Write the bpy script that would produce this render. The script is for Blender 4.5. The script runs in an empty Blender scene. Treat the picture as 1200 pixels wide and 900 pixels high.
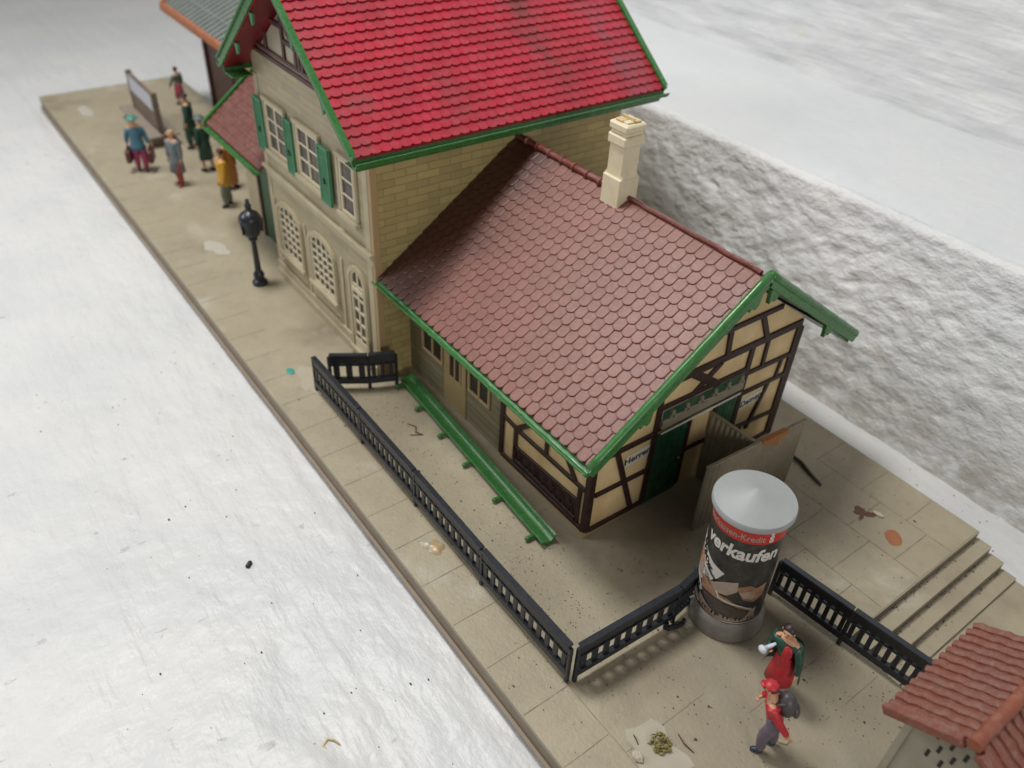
import bpy, bmesh, math, random
from mathutils import Vector, Matrix, noise
random.seed(7)
PI=math.pi
S=bpy.context.scene
C=S.collection
R=math.radians
# ------------------------------------------------------------------ materials
def _n(nt,t,x=0,y=0,**k):
    n=nt.nodes.new(t); n.location=(x,y)
    for a,b in k.items(): setattr(n,a,b)
    return n
def mat(name,col,rough=.5,var=None,vscale=2.0,vamt=.5,dust=0.0,dcol=(.45,.41,.34),dscale=6.0,bump=0.0,bscale=30.0,spec=.5,
        edge=None,patch=None,patch2=None,speck=0.0,speckcol=(.08,.06,.04),stretch=None,sscale=18.0,coat=0.0,rvar=0.0,low=None,shade_clean=False,streaks=None,spots=None):
    m=bpy.data.materials.new(name); m.use_nodes=True; nt=m.node_tree; nt.nodes.clear(); L=nt.links.new
    out=_n(nt,'ShaderNodeOutputMaterial'); b=_n(nt,'ShaderNodeBsdfPrincipled'); L(b.outputs[0],out.inputs[0])
    tc=_n(nt,'ShaderNodeNewGeometry'); pos=tc.outputs['Position']
    if stretch:
        mp=_n(nt,'ShaderNodeMapping'); mp.inputs['Scale'].default_value=stretch[0:3]
        if len(stretch)>3: mp.inputs['Rotation'].default_value=(0,0,stretch[3])
        L(pos,mp.inputs[0]); spos=mp.outputs[0]
    else: spos=pos
    def nz(p,s,d=5,r=.6):
        n=_n(nt,'ShaderNodeTexNoise'); n.inputs['Scale'].default_value=s; n.inputs['Detail'].default_value=d; n.inputs['Roughness'].default_value=r; L(p,n.inputs['Vector']); return n.outputs[0]
    def ramp(s,a,c):
        n=_n(nt,'ShaderNodeMapRange'); n.inputs[1].default_value=a; n.inputs[2].default_value=c; n.interpolation_type='SMOOTHSTEP'; L(s,n.inputs[0]); return n.outputs[0]
    def mul(s,v):
        n=_n(nt,'ShaderNodeMath',operation='MULTIPLY'); L(s,n.inputs[0])
        if isinstance(v,(int,float)): n.inputs[1].default_value=v
        else: L(v,n.inputs[1])
        return n.outputs[0]
    def mix(f,a,c):
        n=_n(nt,'ShaderNodeMix',data_type='RGBA')
        if isinstance(f,(int,float)): n.inputs[0].default_value=f
        else: L(f,n.inputs[0])
        for i,v in ((6,a),(7,c)):
            if isinstance(v,tuple): n.inputs[i].default_value=(*v[:3],1)
            else: L(v,n.inputs[i])
        return n.outputs[2]
    c=(*col,1)
    if edge:
        at=_n(nt,'ShaderNodeAttribute',attribute_name='edge'); sp=_n(nt,'ShaderNodeSeparateColor'); L(at.outputs[0],sp.inputs[0])
        rnd=mix(sp.outputs[1],tuple(v*.72 for v in col),tuple(min(1,v*1.22) for v in col))
        f=mul(sp.outputs[0],ramp(nz(pos,7,3),.25,.55)); c=mix(f,rnd,edge)
    if var: c=mix(mul(ramp(nz(spos,vscale),.3,.72),vamt),c,var)
    for pt in (patch,patch2):
        if pt:   # (color, scale, lo, hi, amount, seed)
            mp=_n(nt,'ShaderNodeMapping'); mp.inputs['Location'].default_value=(pt[5],pt[5]*.7,pt[5]*1.3); L(pos,mp.inputs[0])
            c=mix(mul(ramp(nz(mp.outputs[0],pt[1],4,.55),pt[2],pt[3]),pt[4]),c,pt[0])
    if dust: c=mix(mul(ramp(nz(pos,dscale,8,.75),.42,.75),dust),c,dcol)
    if speck:
        v=_n(nt,'ShaderNodeTexVoronoi'); v.inputs['Scale'].default_value=sscale; L(pos,v.inputs['Vector'])
        f=ramp(v.outputs['Distance'],.13,.05); g=ramp(nz(pos,1.1,4,.6),.5,.62)
        c=mix(mul(mul(f,g),speck),c,speckcol)
    for k_,(yc,yw,x0_,x1_,scol,sam) in enumerate(streaks or ()):   # broad dirty streaks running down the slope
        sx=_n(nt,'ShaderNodeSeparateXYZ'); L(pos,sx.inputs[0])
        ad=_n(nt,'ShaderNodeMath',operation='MULTIPLY_ADD'); L(nz(pos,.6,3,.6),ad.inputs[0]); ad.inputs[1].default_value=1.6; L(sx.outputs[1],ad.inputs[2])
        sb=_n(nt,'ShaderNodeMath',operation='SUBTRACT'); L(ad.outputs[0],sb.inputs[0]); sb.inputs[1].default_value=yc+.8
        ab=_n(nt,'ShaderNodeMath',operation='ABSOLUTE'); L(sb.outputs[0],ab.inputs[0])
        f=mul(mul(ramp(ab.outputs[0],yw,yw*.2),ramp(nz(pos,1.3,5,.7),.36,.6)),ramp(sx.outputs[0],x0_,x1_))
        c=mix(mul(f,sam),c,scol)
    for (sx_,sy_,sr_,scol,sam) in spots or ():   # dirt patches; shade by the gable doors and column is painted in too
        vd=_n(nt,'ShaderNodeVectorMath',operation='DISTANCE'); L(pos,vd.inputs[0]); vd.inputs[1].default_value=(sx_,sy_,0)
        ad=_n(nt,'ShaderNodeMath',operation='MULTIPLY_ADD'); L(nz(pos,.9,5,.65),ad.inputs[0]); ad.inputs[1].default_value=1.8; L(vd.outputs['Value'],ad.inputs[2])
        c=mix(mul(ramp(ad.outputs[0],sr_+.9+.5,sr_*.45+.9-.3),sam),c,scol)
    if shade_clean:  # tall house's shadow painted into the roof strip beside it, which holds less dust
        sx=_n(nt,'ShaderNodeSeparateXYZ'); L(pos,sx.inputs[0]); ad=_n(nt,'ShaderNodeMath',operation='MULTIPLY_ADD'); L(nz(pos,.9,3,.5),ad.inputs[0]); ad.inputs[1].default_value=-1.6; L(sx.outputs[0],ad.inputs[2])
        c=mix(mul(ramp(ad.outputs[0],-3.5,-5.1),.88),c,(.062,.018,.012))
    if low:   # (z0,z1,color,amount): darker tone towards the ground
        sx=_n(nt,'ShaderNodeSeparateXYZ'); L(pos,sx.inputs[0])
        c=mix(mul(ramp(sx.outputs[2],low[1],low[0]),low[3]),c,low[2])
    if isinstance(c,tuple): b.inputs['Base Color'].default_value=c
    else: L(c,b.inputs['Base Color'])
    b.inputs['Roughness'].default_value=rough; b.inputs['Specular IOR Level'].default_value=spec
    if coat: b.inputs['Coat Weight'].default_value=coat; b.inputs['Coat Roughness'].default_value=.12
    if rvar:
        n=_n(nt,'ShaderNodeMapRange'); n.inputs[3].default_value=max(.05,rough-rvar); n.inputs[4].default_value=min(1,rough+rvar); L(nz(pos,9),n.inputs[0]); L(n.outputs[0],b.inputs['Roughness'])
    if bump:
        bp=_n(nt,'ShaderNodeBump'); bp.inputs['Strength'].default_value=1; bp.inputs['Distance'].default_value=bump
        L(nz(spos,bscale,6,.6),bp.inputs['Height']); L(bp.outputs[0],b.inputs['Normal'])
    m['bsdf']=b.name
    return m
def brick(name,col,mort,axis,bw,bh,bump,_u=None,rough=.55,mix2=None,offset=.5,msize=.012,**k):
    m=mat(name,col,rough,**k); nt=m.node_tree; L=nt.links.new
    b=[n for n in nt.nodes if n.type=='BSDF_PRINCIPLED'][0]
    g=_n(nt,'ShaderNodeNewGeometry'); s=_n(nt,'ShaderNodeSeparateXYZ'); cb=_n(nt,'ShaderNodeCombineXYZ'); L(g.outputs['Position'],s.inputs[0])
    # wobble the coordinates a little so courses are not ruler straight
    nzz=_n(nt,'ShaderNodeTexNoise'); nzz.inputs['Scale'].default_value=3; L(g.outputs['Position'],nzz.inputs[0])
    w=_n(nt,'ShaderNodeMath',operation='MULTIPLY_ADD'); L(nzz.outputs[0],w.inputs[0]); w.inputs[1].default_value=.03; L(s.outputs[2],w.inputs[2])
    L(s.outputs[axis],cb.inputs[0]); L(w.outputs[0],cb.inputs[1])
    t=_n(nt,'ShaderNodeTexBrick'); L(cb.outputs[0],t.inputs['Vector'])
    t.inputs['Scale'].default_value=1; t.inputs['Brick Width'].default_value=bw; t.inputs['Row Height'].default_value=bh
    t.inputs['Mortar Size'].default_value=msize; t.inputs['Mortar Smooth'].default_value=.6; t.offset=offset
    t.inputs['Color1'].default_value=(1,1,1,1); t.inputs['Color2'].default_value=(.8,.8,.8,1); t.inputs['Mortar'].default_value=(*mort,1)
    old=b.inputs['Base Color']; mx=_n(nt,'ShaderNodeMix',data_type='RGBA',blend_type='MULTIPLY'); mx.inputs[0].default_value=1
    if old.links: L(old.links[0].from_socket,mx.inputs[6])
    else: mx.inputs[6].default_value=old.default_value
    L(t.outputs['Color'],mx.inputs[7]); L(mx.outputs[2],old)
    bp=_n(nt,'ShaderNodeBump'); bp.inputs['Distance'].default_value=bump; bp.invert=True
    if b.inputs['Normal'].links: L(b.inputs['Normal'].links[0].from_socket,bp.inputs['Normal'])
    L(t.outputs['Fac'],bp.inputs['Height']); L(bp.outputs[0],b.inputs['Normal'])
    return m
M={}
M['red']=mat('red_roof_plastic',(.46,.008,.034),.45,var=(.30,.006,.02),vscale=1.2,vamt=.8,dust=.30,dcol=(.40,.14,.14),dscale=5,edge=(.33,.004,.012),
  patch=((.24,.02,.03),.5,.52,.72,.7,3.1),streaks=((7.15,.62,-4.2,-6.0,(.13,.035,.03),.7),(9.1,.75,-7.2,-5.6,(.20,.075,.095),.6),(2.2,.5,-7.5,-5.5,(.25,.05,.05),.6)),bump=.004,bscale=40,rvar=.12)
M['brown']=mat('brown_roof_plastic',(.20,.066,.044),.34,var=(.155,.044,.030),vscale=1.0,vamt=.7,dust=.5,dcol=(.26,.155,.125),dscale=14,edge=(.13,.014,.009),shade_clean=True,
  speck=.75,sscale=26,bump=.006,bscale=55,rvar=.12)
M['brown_ridge']=mat('ridge_plastic',(.17,.035,.025),.3,var=(.09,.02,.015),dust=.25,dcol=(.35,.2,.17),bump=.01,bscale=25)
M['annex_roof']=mat('annex_roof_plastic',(.155,.048,.036),.5,var=(.12,.036,.028),dust=.2,bump=.004)
M['tin']=mat('grey_tin_roof',(.22,.25,.235),.5,var=(.16,.17,.15),vscale=3,dust=.4,dcol=(.3,.31,.28),bump=.01,bscale=10)
M['rust']=mat('rust_orange_trim',(.40,.13,.05),.6,var=(.25,.06,.02),vscale=3,dust=.3)
M['green']=mat('green_trim_paint',(.026,.135,.026),.28,var=(.05,.20,.055),vscale=3.5,vamt=.5,dust=.16,dcol=(.30,.38,.26),dscale=12,bump=.002,bscale=18,rvar=.12)
M['green_flat']=mat('green_shutter_plastic',(.05,.21,.095),.5,var=(.035,.15,.07),dust=.25,dcol=(.2,.35,.24),bump=.003)
M['green_dark']=mat('dark_green_door',(.008,.055,.025),.4,var=(.012,.08,.035),dust=.1)
M['olive']=brick('olive_brick_side',(.47,.37,.155),(.74,.71,.66),1,.54,.168,.008,None,var=(.40,.31,.125),vscale=1.1,vamt=.8,dust=.15,dcol=(.44,.36,.2),patch=((.22,.13,.06),.9,.58,.78,.5,2.0))
M['front']=brick('grey_beige_facade',(.45,.385,.25),(.84,.82,.78),0,.9,.16,.004,None,var=(.38,.32,.20),vscale=2,vamt=.7,dust=.3,dcol=(.46,.41,.29),offset=.35)
M['stone']=mat('beige_facade_trim',(.50,.43,.285),.55,var=(.34,.29,.18),vscale=2.5,dust=.25,bump=.004,bscale=20)
M['quoin']=mat('tan_edge',(.42,.28,.13),.5,var=(.34,.25,.12),dust=.2)
M['cream']=mat('cream_window_plastic',(.66,.58,.42),.45,var=(.58,.5,.34),dust=.2)
M['creamy']=mat('cream_chimney_plastic',(.70,.62,.44),.45,var=(.62,.52,.33),vscale=3,dust=.3,dcol=(.5,.42,.28),bump=.004)
M['infill']=mat('yellow_plaster_infill',(.72,.54,.29),.5,var=(.44,.30,.125),vscale=1.2,vamt=.7,dust=.18,low=(0,.7,(.36,.22,.10),.35))
M['infill2']=mat('grey_cream_infill',(.46,.41,.30),.5,var=(.38,.33,.23),dust=.2)
M['timber']=mat('dark_timber',(.022,.008,.007),.45,spec=.3,var=(.05,.022,.018),vscale=4,dust=.08,dcol=(.2,.14,.12))
M['timber2']=mat('red_brown_timber',(.075,.018,.016),.45,var=(.05,.015,.012),dust=.1)
M['siding']=brick('olive_plank_siding',(.25,.215,.13),(.55,.52,.46),0,30,.19,.012,None,var=(.19,.16,.09),vscale=1.5,dust=.15,msize=.01)
M['siding_door']=mat('tan_door',(.36,.27,.125),.5,var=(.30,.22,.1),dust=.15)
M['dark']=mat('dark_interior',(.012,.010,.009),.35)
M['glass']=mat('dim_glass',(.022,.014,.010),.25,spec=.25,var=(.12,.10,.075),vscale=2.2,vamt=.8,dust=.1)
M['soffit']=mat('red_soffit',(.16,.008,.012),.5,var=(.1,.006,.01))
M['shed']=mat('brown_shed_planks',(.11,.055,.045),.55,var=(.07,.03,.026),vscale=3,dust=.2,bump=.01,bscale=9,stretch=(4,1,.3))
M['shed_dark']=mat('shed_shadow_door',(.03,.014,.012),.5,dust=.1)
M['fence']=mat('black_fence_plastic',(.009,.011,.016),.32,var=(.018,.022,.03),vscale=4,vamt=.7,dust=.22,dcol=(.05,.055,.065),dscale=14,bump=.002,rvar=.1)
M['screen']=mat('grey_beige_screen',(.22,.19,.13),.5,var=(.17,.14,.10),vscale=1.6,dust=.25,low=(0,1.4,(.10,.075,.05),.7))
M['stainwood']=mat('rust_stain',(.33,.13,.035),.6,var=(.22,.08,.02))
M['paper']=mat('paper_white',(.62,.60,.55),.6,var=(.5,.46,.38),dust=.2)
M['ink']=mat('black_ink',(.012,.012,.013),.5)
M['capgrey']=mat('column_cap_grey',(.29,.31,.31),.5,var=(.35,.37,.365),vscale=2,dust=.12)
M['basegrey']=mat('column_base_grey',(.22,.205,.185),.5,var=(.17,.155,.135),vscale=2,dust=.3)
M['poster']=mat('poster_black',(.020,.021,.020),.38,var=(.032,.03,.027),dust=.1)
M['pred']=mat('poster_red',(.46,.03,.022),.4,var=(.36,.03,.02))
M['pwhite']=mat('poster_white',(.62,.60,.56),.5,var=(.5,.47,.42),dust=.2)
M['pbrown']=mat('poster_brown',(.22,.10,.05),.5,var=(.42,.26,.17),vscale=9,vamt=.9)
M['ppink']=mat('poster_pink_grey',(.40,.31,.26),.5,var=(.26,.18,.13),vscale=7)
M['porange']=mat('poster_orange',(.50,.22,.10),.5)
M['pdark']=mat('poster_dark_photo',(.06,.05,.045),.5,var=(.14,.11,.09),vscale=8)
M['signpaper']=mat('sign_paper',(.60,.585,.52),.6,var=(.45,.4,.3),dust=.2)
M['bench']=mat('brown_bench_plastic',(.16,.115,.085),.5,var=(.12,.08,.06),dust=.25)
M['bench_top']=mat('grey_brown_seat',(.25,.21,.165),.5,dust=.3)
M['bluepaper']=mat('pale_poster',(.50,.52,.60),.5,var=(.45,.46,.52))
M['kroof']=mat('kiosk_roof_plastic',(.20,.056,.032),.5,var=(.15,.045,.035),vscale=2,dust=.75,dcol=(.25,.16,.12),dscale=9,bump=.016,bscale=22)
M['kridge']=mat('kiosk_ridge_orange',(.20,.055,.03),.5,var=(.33,.08,.03),dust=.3,dcol=(.4,.27,.2))
M['kwall']=mat('kiosk_wall',(.33,.31,.245),.5,var=(.25,.23,.17),dust=.25)
M['skin']=mat('figure_skin',(.56,.30,.18),.5)
M['eye']=mat('figure_eye',(.02,.015,.015),.4)
def paint(n,c,r=.45): M[n]=mat('paint_'+n,c,r,var=tuple(v*.65 for v in c),vscale=9,vamt=.6,dust=.08)
paint('p_red',(.48,.012,.025)); paint('p_dkgreen',(.006,.055,.035)); paint('p_hair',(.025,.013,.012)); paint('p_white',(.62,.68,.74))
paint('p_greypack',(.065,.055,.06)); paint('p_mauve',(.13,.10,.14)); paint('p_navy',(.02,.03,.055)); paint('p_blue',(.045,.15,.22))
paint('p_magenta',(.36,.035,.12)); paint('p_bag',(.09,.018,.018)); paint('p_coat',(.14,.165,.18)); paint('p_orange',(.42,.15,.02))
paint('p_yellow',(.62,.33,.012)); paint('p_sage',(.16,.19,.13)); paint('p_shoe',(.02,.018,.02)); paint('p_legred',(.28,.04,.03))
paint('p_greygreen',(.10,.14,.12)); paint('p_pink',(.42,.07,.10)); paint('p_teal',(.05,.25,.19)); paint('p_gray',(.25,.26,.25)); paint('p_tan',(.42,.26,.14))
# ------------------------------------------------------------------ mesh helpers
def link(o,parent=None):
    C.objects.link(o)
    if parent is not None: o.parent=parent
    return o
class MB:
    def __init__(s): s.v=[];s.f=[];s.mi=[];s.e={};s.M=Matrix.Identity(4);s.cm=0
    def add(s,vs,fs,mi=None,edge=None):
        k=len(s.v); s.cuts=getattr(s,'cuts',[])+[(k,len(s.f))]
        s.v+= [tuple(s.M@Vector(p)) for p in vs]
        for j,f in enumerate(fs):
            if edge is not None: s.e[len(s.f)]=edge[j] if isinstance(edge,list) else edge
            s.f.append(tuple(i+k for i in f)); s.mi.append(s.cm if mi is None else mi)
        return s
    def box(s,x0,x1,y0,y1,z0,z1,mi=None,c=0.0):
        if x0>x1:x0,x1=x1,x0
        if y0>y1:y0,y1=y1,y0
        if z0>z1:z0,z1=z1,z0
        return s.cbox((x0,y0,z0),(x1,y1,z1),c if c else min(.012,.2*min(x1-x0,y1-y0,z1-z0)),mi)
    def cbox(s,a,b,c,mi=None):
        # chamfered box
        x0,y0,z0=a;x1,y1,z1=b
        vs=[];idx={}
        for ix,x in enumerate((x0,x1)):
            for iy,y in enumerate((y0,y1)):
                for iz,z in enumerate((z0,z1)):
                    sx=c if ix==0 else -c; sy=c if iy==0 else -c; sz=c if iz==0 else -c
                    for a_ in range(3):
                        q=[x+sx,y+sy,z+sz]; q[a_]=(x,y,z)[a_]
                        idx[(ix,iy,iz,a_)]=len(vs); vs.append(q)
        f=[]
        I=idx
        for k in (0,1):
            f.append([I[(k,0,0,0)],I[(k,1,0,0)],I[(k,1,1,0)],I[(k,0,1,0)]][::1 if k else -1])
            f.append([I[(0,k,0,1)],I[(0,k,1,1)],I[(1,k,1,1)],I[(1,k,0,1)]][::1 if k else -1])
            f.append([I[(0,0,k,2)],I[(1,0,k,2)],I[(1,1,k,2)],I[(0,1,k,2)]][::1 if k else -1])
        for i in (0,1):
            for j in (0,1):
                f.append([I[(i,j,0,0)],I[(i,j,1,0)],I[(i,j,1,1)],I[(i,j,0,1)]])
                f.append([I[(i,0,j,0)],I[(i,1,j,0)],I[(i,1,j,2)],I[(i,0,j,2)]])
                f.append([I[(0,i,j,1)],I[(1,i,j,1)],I[(1,i,j,2)],I[(0,i,j,2)]])
                for k in (0,1): pass
        for i in (0,1):
            for j in (0,1):
                for k in (0,1): f.append([I[(i,j,k,0)],I[(i,j,k,1)],I[(i,j,k,2)]])
        return s.add(vs,f,mi)
    def bar(s,p,q,w,h,up=(0,0,1),mi=None):
        # rectangular bar from p to q; w across, h along 'up'
        p=Vector(p);q=Vector(q);d=(q-p);l=d.length;d.normalize();u=Vector(up);r=d.cross(u)
        if r.length<.02: u=Vector((1,0,0));r=d.cross(u)
        r.normalize();u=r.cross(d)
        o=s.M; s.M=o@Matrix(((d.x,r.x,u.x,p.x),(d.y,r.y,u.y,p.y),(d.z,r.z,u.z,p.z),(0,0,0,1)))
        s.box(0,l,-w/2,w/2,-h/2,h/2,mi); s.M=o; return s
    def prism(s,poly,axis,a,b,mi=None):
        # poly 2D extruded along axis ('x': poly is (y,z); 'y': (x,z); 'z': (x,y))
        def P(u,v,t): return (t,u,v) if axis=='x' else ((u,t,v) if axis=='y' else (u,v,t))
        n=len(poly); vs=[P(u,v,a) for u,v in poly]+[P(u,v,b) for u,v in poly]
        f=[list(range(n))[::-1],[i+n for i in range(n)]]+[[i,(i+1)%n,(i+1)%n+n,i+n] for i in range(n)]
        return s.add(vs,f,mi)
    def lathe(s,prof,c=(0,0,0),n=24,mi=None,cap=True):
        vs=[];f=[]
        for r,z in prof:
            for i in range(n):
                a=2*PI*i/n; vs.append((c[0]+r*math.cos(a),c[1]+r*math.sin(a),c[2]+z))
        for k in range(len(prof)-1):
            for i in range(n): f.append((k*n+i,k*n+(i+1)%n,(k+1)*n+(i+1)%n,(k+1)*n+i))
        if cap: f.append(tuple(range(n))[::-1]); f.append(tuple(i+(len(prof)-1)*n for i in range(n)))
        return s.add(vs,f,mi)
    def tube(s,pts,r,n=8,mi=None,cap=True):
        pts=[Vector(p) for p in pts]; rr=r if isinstance(r,(list,tuple)) else [r]*len(pts)
        vs=[];f=[];u=None
        for i,p in enumerate(pts):
            d=(pts[min(i+1,len(pts)-1)]-pts[max(i-1,0)]).normalized()
            if u is None: u=d.orthogonal().normalized()
            u=(u-d*u.dot(d)).normalized(); w=d.cross(u)
            for k in range(n):
                a=2*PI*k/n; vs.append(p+(u*math.cos(a)+w*math.sin(a))*rr[i])
        for i in range(len(pts)-1):
            for k in range(n): f.append((i*n+k,i*n+(k+1)%n,(i+1)*n+(k+1)%n,(i+1)*n+k))
        if cap: f.append(tuple(range(n))[::-1]); f.append(tuple(k+(len(pts)-1)*n for k in range(n)))
        return s.add([tuple(v) for v in vs],f,mi)
    def ball(s,c,r,n=10,m=6,mi=None,jit=0):
        r=r if isinstance(r,tuple) else (r,r,r); vs=[];f=[]
        for j in range(m+1):
            t=PI*j/m
            for i in range(n):
                a=2*PI*i/n; k=1+(random.uniform(-jit,jit) if jit else 0)
                vs.append((c[0]+r[0]*k*math.sin(t)*math.cos(a),c[1]+r[1]*k*math.sin(t)*math.sin(a),c[2]+r[2]*k*math.cos(t)))
        for j in range(m):
            for i in range(n): f.append((j*n+i,(j+1)*n+i,(j+1)*n+(i+1)%n,j*n+(i+1)%n))
        return s.add(vs,f,mi)
    def build(s,name,m,parent=None,smooth=False):
        me=bpy.data.meshes.new(name); me.from_pydata(s.v,[],s.f)
        ms=m if isinstance(m,list) else [m]
        for x in ms: me.materials.append(M[x] if isinstance(x,str) else x)
        if len(ms)>1: me.polygons.foreach_set('material_index',s.mi)
        bm=bmesh.new(); bm.from_mesh(me)
        if smooth: bmesh.ops.remove_doubles(bm,verts=bm.verts,dist=1e-5)
        bmesh.ops.recalc_face_normals(bm,faces=bm.faces)
        bm.to_mesh(me); bm.free()
        if s.e:
            at=me.attributes.new('edge','FLOAT_COLOR','CORNER'); 
            for p in me.polygons:
                v=s.e.get(p.index,(0,.5))
                for li in p.loop_indices: at.data[li].color=(v[0],v[1],0,1)
        if smooth:
            for p in me.polygons: p.use_smooth=True
            if smooth!='all':
                try: me.set_sharp_from_angle(angle=R(38))
                except Exception: pass
        o=bpy.data.objects.new(name,me)
        return link(o,parent)
def tag(o,label=None,cat=None,group=None,kind=None):
    if label: o['label']=label
    if cat: o['category']=cat
    if group: o['group']=group
    if kind: o['kind']=kind
    return o
def flatbar(mb,p,q,th,w,nrm):
    mb.jit=getattr(mb,'jit',0)+1; d=(Vector(q)-Vector(p)).normalized(); e=Vector(nrm)*(.0007*(mb.jit%7)); mb.bar(Vector(p)+e,Vector(q)+e,th,w,up=Vector(nrm).cross(d))
def thing(name,label,cat,loc=(0,0,0),group=None,rotz=0):
    o=bpy.data.objects.new(name,None); C.objects.link(o); o.empty_display_size=.2
    o.location=loc; o.rotation_euler=(0,0,rotz)
    return tag(o,label,cat,group)
def T(loc): return Matrix.Translation(Vector(loc))
# ------------------------------------------------------------------ camera, light
cam=bpy.data.cameras.new('camera'); co=bpy.data.objects.new('camera',cam); C.objects.link(co); S.camera=co
co.location=(8.685,-4.641,11.972); co.rotation_euler=(R(51.699),R(-2.727),R(53.569))
cam.sensor_width=36; cam.lens=28.82; cam.clip_start=.1; cam.clip_end=500
cam.dof.use_dof=True; cam.dof.focus_distance=13.6; cam.dof.aperture_fstop=.25
S.view_settings.view_transform='Standard'; S.view_settings.look='None'; S.view_settings.exposure=0; S.view_settings.gamma=1
W=bpy.data.worlds.new('World'); S.world=W; W.use_nodes=True
bg=W.node_tree.nodes['Background']; bg.inputs[0].default_value=(1.0,.99,.975,1); bg.inputs[1].default_value=.18
def area(name,loc,aim,size,power,col):
    l=bpy.data.lights.new(name,'AREA'); l.shape='RECTANGLE'; l.size=size[0]; l.size_y=size[1]; l.energy=power; l.color=col
    o=bpy.data.objects.new(name,l); C.objects.link(o); o.location=loc
    o.rotation_euler=(Vector(aim)-Vector(loc)).to_track_quat('-Z','Y').to_euler(); return o
area('window_lamp',(-15,-2.5,42),(-2,2,0),(10,10),14800,(1,.985,.955))
area('soft_lamp',(-26,-24,26),(-3,2,0),(16,14),5600,(.97,.985,1))
area('fill_lamp',(34,-6,13),(0,5,2),(12,10),3200,(1,.975,.93))
# ------------------------------------------------------------------ setting: floor, ledge, wall
FZ=-.55
def white(name,col,rough,stretch,b1,b2,blue,extra=None,chips=False):
    m=bpy.data.materials.new(name); m.use_nodes=True; nt=m.node_tree; L=nt.links.new
    b=nt.nodes['Principled BSDF']; g=_n(nt,'ShaderNodeNewGeometry'); P=g.outputs['Position']
    def mp(sc,rot=(0,0,0)):
        n=_n(nt,'ShaderNodeMapping'); n.inputs['Scale'].default_value=sc; n.inputs['Rotation'].default_value=rot
        n.vector_type='TEXTURE' if False else 'POINT'; L(P,n.inputs[0]); return n.outputs[0]
    def nz(p,s,d,r): 
        n=_n(nt,'ShaderNodeTexNoise'); n.inputs['Scale'].default_value=s; n.inputs['Detail'].default_value=d; n.inputs['Roughness'].default_value=r; L(p,n.inputs['Vector']); return n.outputs[0]
    def mr(s,a,c,lo=0,hi=1):
        n=_n(nt,'ShaderNodeMapRange'); n.interpolation_type='SMOOTHSTEP'; L(s,n.inputs[0])
        for i,v in zip((1,2,3,4),(a,c,lo,hi)): n.inputs[i].default_value=v
        return n.outputs[0]
    def mth(op,a,c):
        n=_n(nt,'ShaderNodeMath',operation=op); 
        for i,v in enumerate((a,c)):
            if isinstance(v,(int,float)): n.inputs[i].default_value=v
            else: L(v,n.inputs[i])
        return n.outputs[0]
    def mix(f,a,c):
        n=_n(nt,'ShaderNodeMix',data_type='RGBA'); L(f,n.inputs[0])
        for i,v in ((6,a),(7,c)):
            if isinstance(v,tuple): n.inputs[i].default_value=(*v[:3],1)
            else: L(v,n.inputs[i])
        return n.outputs[2]
    c=mix(mr(nz(P,.35,4,.6),.35,.7),col,blue)
    # yellowish stains, thin
    c=mix(mth('MULTIPLY',mr(nz(P,.9,5,.7),.60,.78),.5),c,(.66,.60,.50))
    # dark specks and scuffs
    v=_n(nt,'ShaderNodeTexVoronoi'); v.inputs['Scale'].default_value=2.6; v.inputs['Randomness'].default_value=1; L(P,v.inputs['Vector'])
    sc=mr(nz(P,14,3,.6),.3,.7,.0,.055); d=mth('LESS_THAN',v.outputs['Distance'],sc)
    c=mix(mth('MULTIPLY',mth('MULTIPLY',d,mr(nz(P,1.3,3,.6),.50,.6)),.75),c,(.12,.10,.09))
    v2=_n(nt,'ShaderNodeTexNoise'); v2.inputs['Scale'].default_value=5; v2.inputs['Detail'].default_value=9; v2.inputs['Roughness'].default_value=.8; L(mp((1,1,1)),v2.inputs['Vector'])
    c=mix(mth('MULTIPLY',mr(v2.outputs[0],.71,.80),.5),c,(.34,.31,.28))
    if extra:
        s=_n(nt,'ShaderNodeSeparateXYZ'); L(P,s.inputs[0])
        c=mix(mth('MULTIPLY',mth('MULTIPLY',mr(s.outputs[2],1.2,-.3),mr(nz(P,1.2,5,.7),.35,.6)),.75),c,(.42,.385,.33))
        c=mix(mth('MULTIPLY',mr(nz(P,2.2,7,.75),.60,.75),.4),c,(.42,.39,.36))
    if chips:
        n_=_n(nt,'ShaderNodeMapping'); n_.inputs['Rotation'].default_value=(0,0,R(-20)); n_.inputs['Scale'].default_value=(4.5,2.0,1); L(P,n_.inputs[0])
        ch=mth('MULTIPLY',mr(nz(n_.outputs[0],.95,5,.62),.655,.69),mr(nz(P,.9,3,.6),.44,.56)); c=mix(mth('MULTIPLY',ch,.60),c,(.33,.31,.29))
        c=mix(mth('MULTIPLY',mr(nz(P,.22,3,.5),.40,.62),.30),c,(.50,.515,.53))
    L(c,b.inputs['Base Color']); b.inputs['Roughness'].default_value=rough
    h=mth('ADD',mth('MULTIPLY',nz(mp(*stretch),1,4,.5),b1),mth('MULTIPLY',nz(mp((.8,1,1.25)) if extra else P,3.0,7 if extra else 3,.62 if extra else .5),b2))
    cr=nz(P,.55,6,.7); 
    bp=_n(nt,'ShaderNodeBump'); bp.inputs['Distance'].default_value=1; L(h,bp.inputs['Height']); L(bp.outputs[0],b.inputs['Normal'])
    return m
M['floor']=white('painted_white_floor',(.64,.638,.625),.45,((.55,2.6,1),(0,0,R(14))),.060,.046,(.60,.607,.61),chips=True)
M['riser']=white('rough_white_plaster',(.72,.725,.725),.55,((2.0,2.5,3.4),(0,0,0)),.07,.10,(.66,.675,.68),extra=True)
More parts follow.
